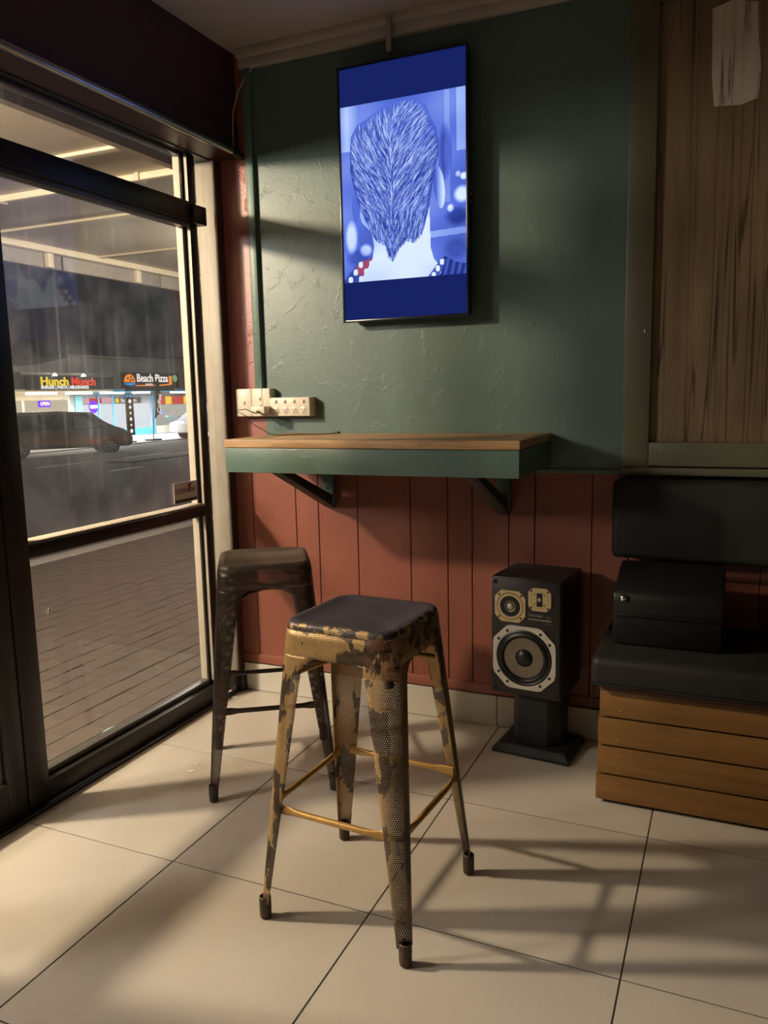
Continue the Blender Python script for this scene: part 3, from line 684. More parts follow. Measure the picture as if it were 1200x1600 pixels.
# picture: a mesh of points carrying the image on the screen
def paint():
    W, H = 330, 420
    rg = np.random.default_rng(5)
    v, u = np.mgrid[0:H, 0:W]; u = (u+0.5)/W; v = (v+0.5)/H
    L = 0.44+0.06*np.sin(9*u+3*v)+0.03*np.sin(23*v)
    def blob(cu, cv, ru, rv, val, soft=1.0):
        d = ((u-cu)/ru)**2+((v-cv)/rv)**2
        return np.clip(1.35-d, 0, 1)**soft*val
    L += 0.30*np.clip(1-np.abs(u-0.05)/0.10, 0, 1)*(v < 0.25)
    L += 0.20*((u > 0.93) & (v < 0.33))+0.10*(np.abs(u-0.86) < 0.02)*(v < 0.6)
    L += blob(0.97, 0.565, 0.06, 0.045, 0.55)+blob(0.985, 0.47, 0.03, 0.02, 0.6)+blob(0.94, 0.455, 0.02, 0.016, 0.4)+blob(0.88, 0.635, 0.025, 0.022, 0.5)
    L += blob(0.07, 0.74, 0.05, 0.09, 0.45)+blob(0.19, 0.82, 0.05, 0.035, 0.45)
    L -= blob(0.84, 0.33, 0.05, 0.14, 0.22)+blob(0.93, 0.68, 0.09, 0.05, 0.18)+blob(0.13, 0.86, 0.1, 0.05, 0.14)+blob(0.92, 0.86, 0.1, 0.06, 0.12)
    L += 0.22*(np.abs(v-(0.79-0.03*u)) < 0.018)*(u > 0.70)
    L = np.clip(L, 0.05, 1)
    def poly(pts):
        pts = np.array(pts); ins = np.zeros(u.shape, bool); n = len(pts)
        for i in range(n):
            x1, y1 = pts[i]; x2, y2 = pts[(i+1) % n]
            c = ((y1 > v) != (y2 > v)) & (u < (x2-x1)*(v-y1)/(y2-y1+1e-12)+x1)
            ins ^= c
        return ins
    skin = poly([(.10, .50), (.16, .66), (.24, .72), (.26, .80), (.245, .87), (.19, .94), (.12, 1.0), (.74, 1.0), (.80, .955), (.745, .90), (.722, .84), (.715, .62), (.60, .6), (.4, .5)])
    sk = 0.95-0.25*np.clip((0.40-u)/0.2, 0, 1)*np.clip((0.86-v)/0.1, 0, 1)-0.10*np.clip((v-0.88)/0.12, 0, 1)*np.sin(6*u)**2
    L[skin] = sk[skin]
    earR = (((u-0.795)*math.cos(.12)-(v-0.52)*math.sin(.12))/0.042)**2+((v-0.515)/0.115)**2 < 1
    L[earR] = (0.60+0.28*np.clip((u-0.79)/0.03, -1, 1))[earR]
    earL = ((u-0.115)/0.035)**2+((v-0.57)/0.09)**2 < 1
    L[earL] = 0.42
    shirt = poly([(.80, .905), (.84, .895), (.92, .93), (1.0, .945), (1.0, 1.0), (.73, 1.0)]); L[shirt] = (0.22+0.10*np.sin(120*u+40*v))[shirt]
    fl = poly([(.805, .905), (.845, .915), (.79, 1.0), (.70, 1.0)]); spots = np.sin(95*u)*np.sin(90*v) > 0.1
    L[fl] = np.where(spots, 0.98, 0.30)[fl]
    sl = poly([(.0, .985), (.06, .935), (.13, .885), (.245, .87), (.19, .94), (.12, 1.0), (.0, 1.0)]); spots = np.sin(70*u+1)*np.sin(75*v) > 0.25
    L[sl] = np.where(spots, 0.95, 0.25)[sl]
    red = poly([(.13, .885), (.245, .87), (.19, .94), (.14, .97), (.09, .93)]) & ~spots
    hair = poly([(.075, .25), (.085, .17), (.14, .11), (.22, .085), (.32, .045), (.45, .02), (.55, .015), (.64, .03), (.70, .065), (.73, .13), (.775, .19), (.795, .27), (.79, .34), (.765, .40), (.75, .46), (.725, .56), (.70, .66), (.665, .74), (.60, .79), (.53, .775), (.47, .82), (.415, .885), (.375, .86), (.35, .79), (.26, .755), (.20, .66), (.14, .57), (.10, .46), (.07, .36)])
    hb = 0.27+0.16*np.clip((0.35-v)/0.3, 0, 1)-0.12*np.exp(-((u-0.41)/0.05)**2)*(v > 0.3)-0.08*np.clip((v-0.62)/0.2, 0, 1)
    L[hair] = hb[hair]
    hs = np.argwhere(hair)
    for k in range(6500):
        y, x = hs[rg.integers(len(hs))]; fx, fy = float(x), float(y)
        val = float(rg.uniform(0.62, 0.98) if rg.random() < 0.46 else rg.uniform(0.08, 0.36)); val -= 0.16*max(0, y/H-0.5); a0 = 0.55+0.45*rg.random()
        ex = 0; n = int(rg.integers(14, 40)); cv = rg.normal(0, 0.008)
        for s in range(n):
            uu, vv = fx/W, fy/H
            top = min(1, max(0, (0.36-vv)/0.25)); side = (uu-0.41)
            if side < 0: dx, dy = 0.62*(1-top)+0.10*top, 0.80
            else: dx, dy = -(0.80*(1-top)+0.95*top*min(1, side*3)), 0.55*(1-top)+0.45
            if vv > 0.62: dx *= 0.35
            if abs(side) < 0.03 and vv > 0.3: dx *= 0.3
            dx += cv*s
            m_ = math.hypot(dx, dy); fx += dx/m_; fy += dy/m_
            xi, yi = int(fx), int(fy)
            if not (0 <= xi < W and 0 <= yi < H): break
            if not hair[yi, xi]:
                ex += 1
                if ex > 7: break
            a = a0*math.sin(PI*(s+1)/(n+1)); L[yi, xi] = L[yi, xi]*(1-a)+val*a
            if val > 0.9 and xi+1 < W: L[yi, xi+1] = L[yi, xi+1]*(1-a*0.4)+val*a*0.4
    L = np.clip(L, 0, 1)
    st_ = np.array([0.0, 0.2, 0.45, 0.7, 1.0])
    R = np.interp(L, st_, [0.006, 0.022, 0.105, 0.34, 0.80]); G = np.interp(L, st_, [0.012, 0.045, 0.175, 0.48, 0.93]); B = np.interp(L, st_, [0.09, 0.29, 0.74, 0.97, 1.05])
    R[red] = 0.35; G[red] = 0.07; B[red] = 0.16
    gl = np.exp(-((u-0.27)/0.09)**2-((v-0.70)/0.08)**2)*0.22
    return np.stack([R, G, B, np.ones_like(R)], -1), W, H
pic, PW, PH = paint()
px0, px1, pz0, pz1 = TX0+bz+0.001, TX1-bz-0.001, 1.682, 2.296
xs = np.linspace(px0, px1, PW+1); zs = np.linspace(pz1, pz0, PH+1)
xx, zz = np.meshgrid(xs, zs); vs = np.stack([xx-tv.location.x, np.full_like(xx, TY-0.0008-tv.location.y), zz-tv.location.z], -1).reshape(-1, 3)
idx = np.arange((PW+1)*(PH+1)).reshape(PH+1, PW+1)
fc = np.stack([idx[:-1, :-1], idx[1:, :-1], idx[1:, 1:], idx[:-1, 1:]], -1).reshape(-1, 4)
me = bpy.data.meshes.new('picture'); me.from_pydata(vs.tolist(), [], fc.tolist())
at = me.color_attributes.new('picture', 'FLOAT_COLOR', 'CORNER')
at.data.foreach_set('color', np.repeat(pic.reshape(-1, 4), 4, axis=0).astype(np.float32).ravel())
t = NT('screen_picture'); t.n.remove(t.b); e = t.new('ShaderNodeEmission'); ca = t.new('ShaderNodeVertexColor'); ca.layer_name = 'picture'
t.l(ca.outputs[0], e.inputs[0]); e.inputs[1].default_value = 1.0; t.l(e.outputs[0], t.out.inputs[0]); M['picture'] = t.m
link('picture', me, M['picture'], scr)
cd = box('cable_duct', 0.206, 0.226, -0.062, -0.048, 2.462, 2.575, M['fascia'], None, bev=0.003)
tag(cd, 'short pale cable duct on the cornice above the television', 'duct')

# ================================================================== SPEAKER AND STAND (local frame, turned slightly)
SPL, SPR = (0.782, -0.115, 0), math.radians(-6)
sd = thing('speaker_stand', SPL, 'black pedestal speaker stand on the floor by the red wall', 'stand', SPR)
prism('base_plate', [(-0.139, -0.12), (0.139, -0.12), (0.139, 0.10), (-0.139, 0.10)], 0.0, 0.012, 'z', M['stand'], sd, local=True, bev=0.003)
bm = bmesh.new()
lo = [bm.verts.new(p) for p in ((-0.139, -0.12, 0.012), (0.139, -0.12, 0.012), (0.139, 0.10, 0.012), (-0.139, 0.10, 0.012))]
hi = [bm.verts.new(p) for p in ((-0.118, -0.10, 0.032), (0.118, -0.10, 0.032), (0.118, 0.085, 0.032), (-0.118, 0.085, 0.032))]
bm.faces.new(lo[::-1]); bm.faces.new(hi)
for i in range(4): bm.faces.new((lo[i], lo[(i+1) % 4], hi[(i+1) % 4], hi[i]))
obj('base_cap', bm, M['stand'], sd, local=True)
prism('column', [(-0.080, -0.052), (-0.055, -0.075), (0.050, -0.075), (0.088, -0.035), (0.088, 0.05), (0.05, 0.08), (-0.055, 0.08), (-0.080, 0.05)], 0.032, 0.232, 'z', M['stand'], sd, local=True, bev=0.002)
box('top_plate', -0.10, 0.10, -0.11, 0.07, 0.232, 0.243, M['stand'], sd, local=True, bev=0.002)
sp = thing('loudspeaker', (SPL[0], SPL[1], 0.2431), 'black three-way bookshelf loudspeaker with brass rings and large woofer', 'speaker', SPR)
W2, D0, D1, HH = 0.122, -0.165, 0.075, 0.408
box('cabinet', -W2, W2, D0+0.006, D1, 0.0, HH, M['spk_cab'], sp, local=True, bev=0.003)
box('baffle', -W2+0.003, W2-0.003, D0, D0+0.008, 0.004, HH-0.004, M['spk_cab'], sp, local=True, bev=0.001)
box('dust_on_top', -W2+0.004, W2-0.004, D0+0.010, D1-0.004, HH-0.001, HH+0.0006, M['spk_top'], sp, local=True)
def octo(r, cut): return [(-r+cut, -r), (r-cut, -r), (r, -r+cut), (r, r-cut), (r-cut, r), (-r+cut, r), (-r, r-cut), (-r, -r+cut)]
def oct_frame(name, cx, cz, r, cut, ri, depth, mat):
    """octagonal plate with a round opening"""
    bm = bmesh.new(); n = 48; y0, y1 = D0-depth, D0-0.0002
    poly = octo(r, cut); outer = []
    for k in range(n):
        a = 2*PI*k/n; dx, dz = math.cos(a), math.sin(a); tb = 9
        for i in range(8):
            (x1, z1), (x2, z2) = poly[i], poly[(i+1) % 8]; ex, ez = x2-x1, z2-z1
            den = dx*ez-dz*ex
            if abs(den) < 1e-9: continue
            tt = (x1*ez-z1*ex)/den; s_ = (x1*dz-z1*dx)/den
            if tt > 0 and -1e-6 <= s_ <= 1+1e-6: tb = min(tb, tt)
        outer.append((dx*tb, dz*tb))
    inner = [(ri*math.cos(2*PI*k/n), ri*math.sin(2*PI*k/n)) for k in range(n)]
    R_ = [[bm.verts.new((cx+a, y, cz+b)) for a, b in ring] for ring, y in ((outer, y1), (outer, y0), (inner, y0), (inner, y1))]
    for i in range(3):
        for k in range(n): bm.faces.new((R_[i][k], R_[i][(k+1) % n], R_[i+1][(k+1) % n], R_[i+1][k]))
    return obj(name, bm, mat, sp, local=True, auto=30)
# woofer
wc = (-0.003, 0.136)
wf = oct_frame('woofer_frame', wc[0], wc[1], 0.110, 0.052, 0.098, 0.004, M['silver'])
def L_(name, prof, c, mat, par, n=32): return lathe(name, [(r, D0+h) for r, h in prof], (c[0], 0, c[1]), mat, par, 'y', n, local=True)
L_('surround', [(0.0985, -0.0005), (0.0985, -0.003), (0.093, -0.006), (0.088, -0.004), (0.085, -0.006), (0.079, -0.010), (0.073, -0.006), (0.070, -0.001)], wc, M['rubber'], wf)
L_('cone', [(0.071, -0.0012), (0.069, -0.003), (0.050, -0.0018), (0.030, -0.0006)], wc, M['cone'], wf)
L_('dust_cap', [(0.031, -0.0008), (0.027, -0.007), (0.019, -0.012), (0.008, -0.0145), (0.001, -0.015)], wc, M['rubber'], wf, 24)
for k in range(8):
    a = PI/4*(k//2)*2+PI/4+(0.21 if k % 2 else -0.21)
    L_('bolt', [(0.0050, -0.0035), (0.0050, -0.0052), (0.003, -0.0055)], (wc[0]+0.1065*math.cos(a), wc[1]+0.1065*math.sin(a)), M['rubber'], wf, 10)
# midrange
mc = (-0.052, 0.311)
mf = oct_frame('midrange_frame', mc[0], mc[1], 0.054, 0.022, 0.047, 0.004, M['gold'])
L_('groove', [(0.0475, -0.0005), (0.0475, -0.0030), (0.0445, -0.0030)], mc, M['rubber'], mf)
L_('ring', [(0.0448, -0.0005), (0.0448, -0.0045), (0.036, -0.0045), (0.0355, -0.0005)], mc, M['gold'], mf)
L_('surround', [(0.0358, -0.0006), (0.033, -0.004), (0.026, -0.005), (0.020, -0.002)], mc, M['rubber'], mf)
L_('horn', [(0.021, -0.002), (0.0195, -0.0055), (0.013, -0.0025), (0.011, -0.002)], mc, M['cone'], mf, 24)
L_('dome', [(0.0115, -0.002), (0.009, -0.0062), (0.004, -0.0082), (0.0008, -0.0085)], mc, M['silver'], mf, 18)
for k in range(4):
    a = PI/4+PI/2*k; L_('bolt', [(0.004, -0.0035), (0.004, -0.0048), (0.002, -0.005)], (mc[0]+0.0545*math.cos(a), mc[1]+0.0545*math.sin(a)), M['rubber'], mf, 10)
# tweeter
tc_ = (0.051, 0.344)
tf = oct_frame('tweeter_frame', tc_[0], tc_[1], 0.039, 0.014, 0.0305, 0.004, M['gold'])
L_('groove', [(0.0308, -0.0005), (0.0308, -0.0030), (0.0295, -0.0030)], tc_, M['rubber'], tf)
L_('face_disc', [(0.0297, -0.0005), (0.0297, -0.0042), (0.004, -0.0042)], tc_, M['gold'], tf)
box('slot', tc_[0]-0.010, tc_[0]+0.010, D0-0.0048, D0-0.0030, tc_[1]-0.023, tc_[1]+0.023, M['hole'], tf, local=True)
L_('dome', [(0.0075, -0.0045), (0.006, -0.0068), (0.002, -0.0082)], tc_, M['print'], tf, 14)
for k in range(4):
    a = PI/4+PI/2*k
    L_('bolt', [(0.0038, -0.0035), (0.0038, -0.0048), (0.002, -0.005)], (tc_[0]+0.0405*math.cos(a), tc_[1]+0.0405*math.sin(a)), M['rubber'], tf, 10)
    L_('bolt', [(0.0022, -0.0042), (0.0022, -0.0052), (0.001, -0.0054)], (tc_[0]+0.0225*math.cos(a), tc_[1]+0.0225*math.sin(a)), M['rubber'], tf, 8)
text('brand_lettering', '\u2126 PIONEER', 0.0098, M['print'], (0.012, D0-0.0003, 0.287), ROT_BACK, sp, local=True, extrude=0.0003, sx=1.0)
box('printed_line', 0.012, 0.090, D0-0.0008, D0-0.0001, 0.2725, 0.2755, M['print'], sp, local=True)
for k in range(3): box('printed_mark', 0.073, 0.089, D0-0.0008, D0-0.0001, 0.280+k*0.0036, 0.2812+k*0.0036, M['cone'], sp, local=True)
text('model_lettering', 'S-X420', 0.0088, M['cone'], (0.090, D0-0.0003, 0.263), ROT_BACK, sp, local=True, extrude=0.0003, align='RIGHT')
for gx, gz in ((-0.106, 0.392), (0.106, 0.392), (-0.106, 0.018), (0.106, 0.018)):
    L_('grille_socket', [(0.0062, -0.0002), (0.0062, -0.003), (0.0035, -0.003), (0.0035, -0.0008)], (gx, gz), M['rubber'], sp, 14)

# ================================================================== BENCH
BX0, BX1, BY = 1.030, 3.0, -0.449
bn = thing('bench', (1.03, -0.02, 0), 'long timber-slatted bench box along the back wall', 'bench')
box('carcass', BX0+0.022, BX1, BY+0.022, -0.018, 0.0, 0.366, M['grout'], bn)
for k, (za, zb) in enumerate(((0.012, 0.093), (0.099, 0.186), (0.192, 0.278), (0.284, 0.366))):
    dx = (0.0, 0.004, 0.004, 0.008)[k]
    pk = box('plank', BX0+dx, BX1, BY, BY+0.021, za, zb, M['bench_wood'], bn, bev=0.0025)
    box('end_plank', BX0+dx, BX0+dx+0.021, BY+0.0215, -0.02, za, zb, M['bench_wood'], bn, bev=0.0025)
    for q in (za+0.022, zb-0.022):
        lathe('nail', [(0.0008, -0.0008), (0.0022, -0.0004), (0.0022, 0.0004)], (BX0+0.062+0.006*(k % 2), BY, q), M['shelf_top'], pk, 'y', 8)
box('top_rail', BX0+0.006, BX1, BY-0.002, -0.016, 0.367, 0.379, M['bench_rail'], bn, bev=0.002)
sc_ = box('seat_cushion', 1.012, 3.0, -0.480, -0.015, 0.380, 0.478, M['vinyl'], None, bev=0.026, seg=4); tag(sc_, 'black woven vinyl seat cushion on the timber bench', 'cushion')
tube('piping', [(1.016, -0.478, 0.392), (2.99, -0.478, 0.392)], 0.003, M['vinyl'], sc_, 6)
stp = prism('strap', [(1.0100, -0.435), (1.0125, -0.435), (1.0125, -0.400), (1.0100, -0.400)], 0.300, 0.400, 'z', M['vinyl'], sc_)
bm = bmesh.new(); add_box(bm, 1.016, 3.0, -0.115, -0.014, 0.708, 0.972, 0.022, 4)
for v in bm.verts: v.co.z -= max(0, 0.80-v.co.z)*0.10*(v.co.x-1.0) if v.co.z < 0.8 else 0
bc = obj('back_cushion', bm, M['vinyl'], None, auto=40); tag(bc, 'black vinyl backrest cushion fixed to the wall above the bench', 'cushion')
# black wedge case on the seat
cs = thing('black_case', (1.2, -0.2, 0.4785), 'black vinyl wedge-shaped case with a metal rivet lying on the bench', 'case')
prism('case_body', [(-0.335, 0.479), (-0.345, 0.628), (-0.335, 0.650), (-0.135, 0.712), (-0.120, 0.69), (-0.120, 0.479)], 1.055, 1.375, 'x', M['case'], cs, bev=0.012)
box('case_seam', 1.0545, 1.376, -0.350, -0.342, 0.577, 0.582, M['case'], cs, bev=0.001)
lathe('rivet', [(0.0085, 0.004), (0.0085, -0.001), (0.004, -0.004), (0.001, -0.0045)], (1.088, -0.348, 0.630), M['chrome'], cs, 'y', 14)
lathe('corner_cap', [(0.013, 0.008), (0.013, 0.0012), (0.010, 0.0002)], (1.088, -0.348, 0.631), M['rubber'], cs, 'y', 14)

# small scraps on the floor
for (x, y, s, lab) in ((-0.30, -0.690, 0.008, 'tiny round white scrap on the floor beside the dark stool'), (-0.285, -0.742, 0.012, 'small torn white scrap on the floor beside the dark stool')):
    sc2 = prism('paper_scrap', [(x-s, y-s*0.5), (x+s*0.3, y-s*0.8), (x+s, y+s*0.2), (x-s*0.2, y+s*0.7)], 0.0004, 0.0016, 'z', M['scrap']); tag(sc2, lab, 'scrap')

# ================================================================== OUTSIDE: footpath, awning, street
path = box('floor_footpath', -3.8, -0.66, -6.0, 40.0, -0.12, -0.062, M['paver_bed']); tag(path, 'clay paved footpath outside the shop window', kind='structure')
bm = bmesh.new(); PLn, PWd = 0.230, 0.115
add_box(bm, 0.002, PWd-0.002, 0.002, PLn-0.002, -0.012, 0.0, 0.0025, 1); bmesh.ops.recalc_face_normals(bm, faces=bm.faces)
pme = bpy.data.meshes.new('paver'); bm.to_mesh(pme); bm.free(); pme.materials.append(M['paver'])
cand = []
for i in range(0, 27):
    xa = -0.665-(i+1)*PWd
    for j in range(-8, 60):
        ya = -0.95+(j+0.5*(i % 2))*PLn
        cand.append((xa, ya))
def seen(c):
    d = Vector((c[0], c[1], -0.05))-cam.location; d = cam.rotation_euler.to_matrix().transposed() @ d
    px = 600+1240*d.x/-d.z; py = 800-1240*d.y/-d.z
    return -60 < px < 330 and 770 < py < 1320, (d.length)
near = sorted([c for c in cand if seen(c)[0]], key=lambda c: seen(c)[1])[:300]
ns = set(near)
for c in near:
    o = bpy.data.objects.new('paver', pme); COL.objects.link(o); o.parent = path; o.location = (c[0], c[1], -0.050+rnd.uniform(-0.0025, 0.0015)); o.rotation_euler = (rnd.uniform(-.004, .004), rnd.uniform(-.006, .006), 0)
rest = [c for c in cand if c not in ns]; V = []; F = []
for (xa, ya) in rest:
    b0 = len(V); z0, z1 = -0.064, -0.050+rnd.uniform(-.002, .001)
    V += [(xa+.002, ya+.002, z0), (xa+PWd-.002, ya+.002, z0), (xa+PWd-.002, ya+PLn-.002, z0), (xa+.002, ya+PLn-.002, z0)]
    V += [(xa+.003, ya+.003, z1), (xa+PWd-.003, ya+.003, z1), (xa+PWd-.003, ya+PLn-.003, z1), (xa+.003, ya+PLn-.003, z1)]
    F += [(b0+4, b0+5, b0+6, b0+7), (b0, b0+1, b0+5, b0+4), (b0+1, b0+2, b0+6, b0+5), (b0+2, b0+3, b0+7, b0+6), (b0+3, b0, b0+4, b0+7)]
me = bpy.data.meshes.new('paver_field'); me.from_pydata(V, [], F); pf = link('paver_field', me, M['paver'], path); pf['kind'] = 'stuff'
GZ = lambda x: -0.17-(-3.9-x)*0.034
bm = bmesh.new()
q = [bm.verts.new(p) for p in ((-3.9, -20, GZ(-3.9)), (-25.0, -20, GZ(-25)), (-25.0, 80, GZ(-25)), (-3.9, 80, GZ(-3.9)))]; bm.faces.new(q)
q2 = [bm.verts.new((v.co.x, v.co.y, v.co.z-0.3)) for v in q]; bm.faces.new(q2[::-1])
for i in range(4): bm.faces.new((q[i], q[(i+1) % 4], q2[(i+1) % 4], q2[i]))
road = obj('floor_road', bm, M['asphalt']); tag(road, 'grey asphalt street sloping away', kind='structure')
kb = box('trim_kerb', -3.98, -3.78, -20, 60, -0.40, -0.045, M['concrete'], None, bev=0.02); tag(kb, 'concrete kerb at the near footpath', kind='structure')
fk = box('floor_far_footpath', -34, -25.0, -20, 80, GZ(-25)-0.4, GZ(-25)+0.05, M['concrete'], None); tag(fk, 'far concrete footpath across the street', kind='structure')
def dash(x, y, ln, wd, lab):
    z = GZ(x)+0.004; o = prism('road_marking', [(x-wd, y), (x+wd, y), (x+wd, y+ln), (x-wd, y+ln)], z-0.02, z+0.004, 'z', M['roadpaint']); tag(o, lab, 'road marking', 'white dashes on the road'); return o
dash(-12.5, 12.2, 1.1, 0.10, 'short white road dash nearest the window')
dash(-16.5, 13.6, 2.2, 0.07, 'white road line in front of the dark van, nearer its rear')
dash(-16.5, 17.2, 2.0, 0.07, 'white road line in front of the dark van, nearer its front wheel')
med = box('floor_median', -15.2, -14.2, 15.0, 40, -0.8, GZ(-14.7)+0.06, M['concrete'], None, bev=0.02); tag(med, 'low concrete median strip in the road', kind='structure')
disc = lathe('drain_cover', [(0.02, 0), (0.085, 0), (0.090, 0.004), (0.085, 0.010), (0.02, 0.010)], (-0.80, -0.50, -0.050), M['far_teal'], axis='z', n=28)
tag(disc, 'pale green round cover on the footpath at the window foot', 'cover')

aw = thing('awning', (-2.3, 0, 2.55), 'cream lined street awning seen through the shop window', 'awning')
for k in range(-5, 11):
    a = 0.57+1.2*k
    box('lining_panel', -4.0, -0.66, a+0.004, a+1.196, 2.550, 2.565, M['awning'], aw)
    s_ = box('joint_strip', -4.0, -0.70, a-0.028, a+0.028, 2.532, 2.550, M['awning_strip'], aw, bev=0.003)
pipe_ = box('conduit', -4.0, -1.2, 1.00, 1.04, 2.510, 2.550, M['awning_strip'], aw, bev=0.006)
for xx_ in (-2.9, -2.35, -1.8): box('conduit_clip', xx_-0.015, xx_+0.015, 0.985, 1.055, 2.503, 2.551, M['lamp_white'], pipe_, bev=0.003)
for k in range(-4, 9): box('fascia_panel', -4.06, -4.0, k*1.3+0.01, k*1.3+1.29, 2.385, 2.62, M['fascia'], aw, bev=0.006)
box('fascia_rail', -4.0, -3.92, -6, 12, 2.50, 2.552, M['awning_strip'], aw, bev=0.006)
for k in range(-3, 9): box('rail_bracket', -4.0, -3.955, k*1.1+0.2, k*1.1+0.26, 2.385, 2.50, M['awning_strip'], aw, bev=0.004)
box('roof', -4.06, -0.66, -6, 13, 2.57, 2.60, M['far_dark'], aw)
fr2 = box('wall_facade', -0.80, -0.64, -6.0, 13.0, 2.21, 2.56, M['awning'], None); tag(fr2, 'outer facade above the shop glass', kind='structure')

def awning_lamp(spec, label, glow):
    x, y, z = spec['loc']
    L = thing('awning_lamp', (x, y, 2.55), label, 'lamp', group='lamps under the awning')
    tube('drop_rod', [(x, y, 2.55), (x, y, z+0.14)], 0.010, M['lamp_white'], L, 10)
    lathe('housing', [(0.02, 0.14), (0.10, 0.13), (0.11, 0.105), (0.11, 0.095), (0.02, 0.095)], (x, y, z), M['lamp_white'], L, 'z', 24)
    lathe('diffuser', [(0.02, 0.098), (0.095, 0.096), (0.09, 0.086), (0.02, 0.083)], (x, y, z), glow, L, 'z', 24)
    ld = bpy.data.lights.new('awning_lamp_light', 'POINT'); ld.energy = spec['power']; ld.color = spec['color']; ld.shadow_soft_size = spec['radius']
    lo_ = bpy.data.objects.new('awning_lamp_light', ld); COL.objects.link(lo_); lo_.parent = L; lo_.location = (0, 0, z-2.55)
awning_lamp(LAMP_NEAR, 'round white lamp under the awning just outside the shop door', M['lamp_glow'])
awning_lamp(LAMP_FAR, 'round white lamp under the awning further along the footpath', M['lamp_glow_cool'])

awning_lamp(LAMP_FILL, 'added unseen fill lamp under the awning beyond the back wall of the shop', M['lamp_glow'])

# ------------------------------------------------------------------ shops across the street
FZ = GZ(-25)+0.05
shA = thing('burger_shop', (-31.0, 25.0, FZ), 'cream burger shop with low gable across the street', 'shop')
box('wall', -36, -31.0, 12.0, 29.6, FZ, 1.75, M['far_cream'], shA)
prism('gable', [(24.0, 1.75), (29.6, 1.75), (29.6, 3.50), (29.4, 3.45), (27.3, 3.05), (24.0, 2.9)], -36, -31.05, 'x', M['far_wall'], shA)
box('roof_edge', -31.2, -28.2, 24.0, 28.6, 2.45, 2.60, M['far_wall'], shA, bev=0.03)
ab = box('awning', -31.0, -28.0, 12.0, 29.6, 1.70, 1.80, M['far_cream'], shA)
for (a, b) in ((24.6, 26.4), (26.6, 29.4), (21.0, 24.3)):
    box('window', -31.0, -30.95, a, b, 0.05, 1.30, M['lit_cream'], shA)
box('window_sill', -31.0, -30.90, 21.0, 29.4, -0.02, 0.05, M['far_dark'], shA)
for (px_, txt) in ((27.75, 'OPEN'),):
    on = box('open_sign', -30.95, -30.88, 27.40, 28.15, 0.95, 1.28, M['neon'], shA)
    text('open_lettering', txt, 0.26, M['neon_white'], (-30.87, 27.775, 1.115), ROT_STREET, on, align='CENTER', extrude=0.004, sx=0.9)
shB = thing('pizza_shop', (-31.0, 35.0, FZ), 'grey pizza shop with sky-blue trim across the street', 'shop')
box('upper_wall', -36, -31.0, 29.65, 48.0, 1.60, 3.60, M['far_wall'], shB)
box('parapet_cap', -36, -30.9, 29.65, 48.0, 3.55, 3.68, M['fascia'], shB)
box('awning', -31.0, -28.0, 29.65, 48.0, 1.66, 1.78, M['far_blue'], shB)
box('inner_wall', -36, -31.1, 29.65, 48.0, FZ, 1.66, M['far_wall'], shB)
box('wall_strip', -31.12, -31.0, 30.0, 30.5, FZ, 1.5, M['far_teal'], shB)
box('pink_band', -31.08, -31.0, 30.55, 32.8, 1.05, 1.38, M['lit_pink'], shB)
box('red_band_sign', -31.0, -30.96, 31.0, 31.9, 1.08, 1.36, M['lit_red'], shB)
fb = box('fascia_band', -31.08, -31.0, 32.85, 35.2, 1.04, 1.36, M['sign_brown'], shB)
text('fascia_lettering', 'Beach Pizza', 0.30, M['lit_text'], (-30.98, 33.45, 1.2), ROT_STREET, fb, extrude=0.004, sx=0.95)
lathe('fascia_badge', [(0.02, -0.02), (0.15, -0.02), (0.15, 0.0), (0.02, 0.0)], (-30.98, 33.15, 1.2), M['lit_yellow'], fb, 'x', 16)
for (a, b) in ((30.55, 31.6), (31.7, 32.75), (32.85, 33.85)): box('window', -31.06, -31.0, a, b, FZ+0.4, 1.0, M['lit_white'], shB)
for a in (31.62, 32.77, 33.90, 34.15, 36.2): box('post', -31.1, -30.95, a, a+0.10 if a != 34.15 else a+0.22, FZ, 1.5, M['far_blue'], shB)
box('lower_panel', -31.08, -30.98, 30.5, 36.2, FZ, FZ+0.4, M['far_blue'], shB)
dr = box('door_leaf', -31.06, -31.0, 34.4, 35.9, FZ+0.4, 1.0, M['lit_white'], shB)
box('door_frame', -31.05, -30.97, 34.1, 34.16, FZ, 1.0, M['far_dark'], dr)
for a, b, mm in ((36.55, 37.4, 'lit_red'), (37.45, 38.0, 'lit_yellow'), (38.05, 39.2, 'lit_red'), (39.25, 40.2, 'lit_yellow'), (40.25, 41.5, 'lit_red')):
    box('menu_board', -31.06, -30.98, a, b, 0.90, 1.38, M[mm], shB)
wn = box('shop_window', -31.06, -31.0, 36.55, 42.0, FZ+0.45, 0.88, M['lit_pale'], shB)
for k in range(9):
    a = 36.8+0.42*k+rnd.uniform(-.1, .1); z_ = rnd.uniform(-0.35, 0.35)
    box('poster', -31.0, -30.97, a, a+rnd.uniform(.2, .34), z_, z_+rnd.uniform(.12, .3), M[('far_print', 'lit_white', 'far_teal', 'lit_pink')[k % 4]], wn)
box('window_base', -31.06, -30.98, 36.4, 42.0, FZ, FZ+0.45, M['far_cream'], shB)
